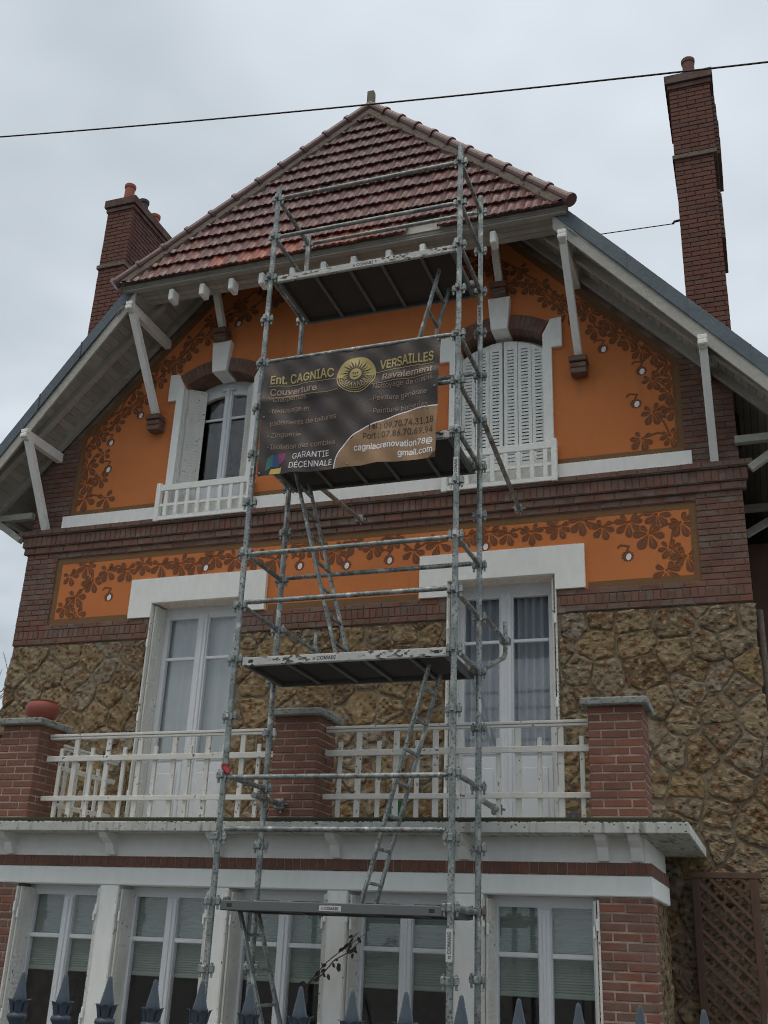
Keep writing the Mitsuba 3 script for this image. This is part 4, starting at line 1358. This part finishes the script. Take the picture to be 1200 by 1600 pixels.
put("tarp", (v, np.array(f)), "m_tarp")
labels["red_rag"] = {"label": "small red rag tied round the left front scaffold post", "category": "rag"}
n = 12
V, f = [], []
for i, (z, rr) in enumerate(((1.325, .028), (1.312, .031), (1.30, .029), (1.275, .034), (1.25, .026), (1.24, .016))):
    for k in range(n):
        a = 2 * math.pi * k / n
        q = rr * (1 + .18 * math.sin(3 * a + i))
        V.append((XL + q * math.cos(a) + (.010 * i if i > 2 else 0), YA + q * math.sin(a) - (.012 * (i - 2) if i > 2 else 0), z))
for i in range(5):
    for k in range(n):
        a, b = i * n + k, i * n + (k + 1) % n
        f.append((a, b, b + n, a + n))
put("red_rag", (np.array(V), np.array(f)), "m_red", smooth=True)

# ------------------------------------------------------------------ trellis against the stone wall
labels["trellis"] = {"label": "brown wooden trellis leaning on the rubble wall right of the veranda", "category": "trellis"}
ya = YF - .115
for x0, x1 in ((3.715, 3.785), (4.225, 4.305)):
    put("trellis__post", cbx(x0, x1, ya, ya + .035, -1.60, .695), "m_wood", uv=(rng.random(), 0))
put("trellis__top_rail", cbx(3.71, 4.335, ya - .004, ya + .04, .697, .752), "m_wood", uv=(.6, 0))
put("trellis__rail", cbx(3.786, 4.224, ya + .002, ya + .03, -1.5, -1.43), "m_wood", uv=(.4, 0))
area = rect(3.78, 4.23, -1.45, .70)
for sgn in (1, -1):
    for k in range(-6, 26):
        z0 = .66 - k * .135 + (.3 if sgn < 0 else 0)
        ln = LineString([(3.3, z0 + sgn * .48 * .98), (4.7, z0 - sgn * .92 * .98)]).buffer(.015, cap_style=2).intersection(area)
        if ln.area > .003:
            put("trellis__slat", prism(ln, ya + (.004 if sgn > 0 else .016), ya + (.014 if sgn > 0 else .026)), "m_wood", uv=(rng.random() * .6 + (.4 if sgn > 0 else 0), 0))

# ------------------------------------------------------------------ climbing rose in front of the veranda
labels["climbing_rose"] = {"label": "sparse climbing rose canes with few dark leaves before the veranda pier", "category": "climbing plant"}
canes = [[(.62, 8.86, -EYE), (.60, 8.86, -1.0), (.64, 8.84, -.55), (.735, 8.80, -.30), (.90, 8.78, -.13), (1.06, 8.80, -.01), (1.21, 8.82, .09)],
         [(.735, 8.80, -.30), (.86, 8.76, -.24), (.97, 8.75, -.12), (1.09, 8.78, -.05), (1.17, 8.8, .03)],
         [(1.06, 8.80, -.01), (1.10, 8.78, .04), (1.16, 8.78, .10)]]
lv = []
for c in canes:
    c = np.array(c)
    t = np.linspace(0, len(c) - 1, 24)
    pts = np.stack([np.interp(t, np.arange(len(c)), c[:, k]) for k in range(3)], 1)
    put("climbing_rose__cane", tube(pts, np.linspace(.007, .003, 24), 7), "m_bark", smooth=True)
    for _ in range(11):
        p = pts[rng.randrange(10 if len(c) > 5 else 1, 24)]
        L, a, tilt = rng.uniform(.035, .065), rng.uniform(0, 2 * math.pi), rng.uniform(-.9, .3)
        d = np.array([math.cos(a) * math.cos(tilt), -.5 * abs(math.sin(a)), math.sin(tilt) * 1.0 - .3])
        d /= np.linalg.norm(d)
        s_ = np.cross(d, (0, 1, .3))
        s_ /= np.linalg.norm(s_)
        u_ = np.cross(s_, d)
        o = p + d * rng.uniform(.015, .05)
        q = [o, o + d * L * .35 + s_ * L * .28 - u_ * .004, o + d * L * .75 + s_ * L * .22 - u_ * .004, o + d * L, o + d * L * .75 - s_ * L * .22 - u_ * .004, o + d * L * .35 - s_ * L * .28 - u_ * .004, o + d * L * .5 + u_ * .004]
        lv.append((np.array(q), np.array([(0, 1, 6), (1, 2, 6), (2, 3, 6), (3, 4, 6), (4, 5, 6), (5, 0, 6)])))
for m in lv:
    put("climbing_rose__leaf", m, "m_leaf")

# ------------------------------------------------------------------ garden fence with cast spikes
labels["garden_fence"] = {"label": "blue grey iron fence with cast leaf spikes along the street", "category": "fence"}
FY, tipz = 2.5, -.094


def spike():
    P = [lathe([(.0, .0), (.0045, -.003), (.0065, -.012), (.0095, -.028), (.0150, -.052), (.0185, -.068), (.0150, -.080), (.0145, -.092), (.0240, -.098), (.0255, -.106), (.0185, -.116), (.0165, -.122), (.0215, -.128), (.0205, -.137), (.0135, -.145), (.0120, -.20)], (0, 0, 0), 16)]
    for k in range(6):
        a = k * math.pi / 3 + .2
        o = np.array([math.cos(a), math.sin(a), 0])
        q = np.array([-math.sin(a), math.cos(a), 0])
        z = np.array([0, 0, 1])
        pts = [o * .0165 - z * .098, o * .021 - z * .078, o * .0245 - z * .066, o * .031 - z * .064]
        V = []
        for i, (c, w) in enumerate(zip(pts, (.008, .0095, .007, .0015))):
            V += [c - q * w, c + o * .004, c + q * w, c - o * .003]
        f = []
        for i in range(3):
            for j in range(4):
                x, y = i * 4 + j, i * 4 + (j + 1) % 4
                f += [(x, y, y + 4), (x, y + 4, x + 4)]
        P.append((np.array(V), np.array(f)))
    return join(P)


sp = mikit.ply(spike(), "m_fence", smooth=50)
br = mikit.ply(tube([(0, 0, -.19), (0, 0, -1.45)], .011, 8), "m_fence", smooth=50)
for k in range(-6, 17):
    x = 2.590 + k * .1298
    tr = T().translate([x, FY, tipz + EYE + rng.uniform(-.002, .002)]).rotate([0, 0, 1], rng.uniform(-25, 25)).rotate([0, 1, 0], rng.uniform(-.8, .8))
    scene[free("garden_fence__spike")] = {**sp, "to_world": tr}
    scene[free("garden_fence__bar")] = {**br, "to_world": tr}
for z in (-.40, -1.42):
    put("garden_fence__rail", cbx(1.75, 4.75, FY - .02, FY + .02, z - .014, z + .014, .003), "m_fence")

# ------------------------------------------------------------------ wires
def span(p, q, sag, n=30):
    t = np.linspace(0, 1, n)[:, None]
    m = np.array(p) * (1 - t) + np.array(q) * t
    m[:, 2] -= sag * 4 * t[:, 0] * (1 - t[:, 0])
    return m


labels["overhead_cable"] = {"label": "black overhead cable crossing the sky before the roof ridge", "category": "cable"}
a, b = np.array([-1.675, 6, 6.766]), np.array([4.915, 6, 5.708])
lift = np.array([0, 0, .297])
put("overhead_cable", tube(span(a + (a - b) + lift, b + (b - a) + lift, .333, 60), .0068, 8), "m_dark", smooth=True)
labels["stay_wire"] = {"label": "thin stay wire between right chimney and roof", "category": "wire"}
put("stay_wire", tube([(3.98, 11.75, 8.83), (2.6, 11.75, 8.88)], .007, 8), "m_dark", smooth=True)
put("house__side_porch", bx(4.52, 5.12, 13.6, 21, -1.62, 5.0), "m_wood", uv=(.2, 0))  # dark block added to stand in for shade beyond the wall corner
# service pipe on the far corner
put("house__rainwater_pipe", tube([(4.55, YF + .25, 3.34), (4.55, YF + .25, -EYE)], .035, 10), "m_lichen", smooth=True)

# ------------------------------------------------------------------ bare tree far behind on the left
labels["bare_tree"] = {"label": "leafless pale twiggy tree beyond the left house corner", "category": "tree"}
tr_ = random.Random(5)
segs, twigs = [], []


def grow(p, d, L, r, depth):
    q = p + d * L
    (segs if depth > 3 else twigs).append(tube([p, (p + q) / 2 + np.array([tr_.uniform(-.03, .03) * L, tr_.uniform(-.03, .03) * L, 0]), q], [r, r * .85, r * .7], 5, caps=False))
    if depth == 0:
        return
    for _ in range(3 if depth > 1 else 4):
        e = d + np.array([tr_.gauss(0, .38), tr_.gauss(0, .38), tr_.gauss(.10, .2)])
        grow(q if tr_.random() < .6 else p + d * L * tr_.uniform(.55, .95), e / np.linalg.norm(e), L * tr_.uniform(.62, .82), r * .62, depth - 1)


bp = np.array([-10.9, 18.0, -EYE])
grow(bp, np.array([.02, 0, 1.0]), 2.1, .13, 6)
put("bare_tree__trunk", join(segs), "m_palebark")
k = put("bare_tree__twigs", join(twigs), "m_palebark")
labels[k] = {"kind": "stuff"}
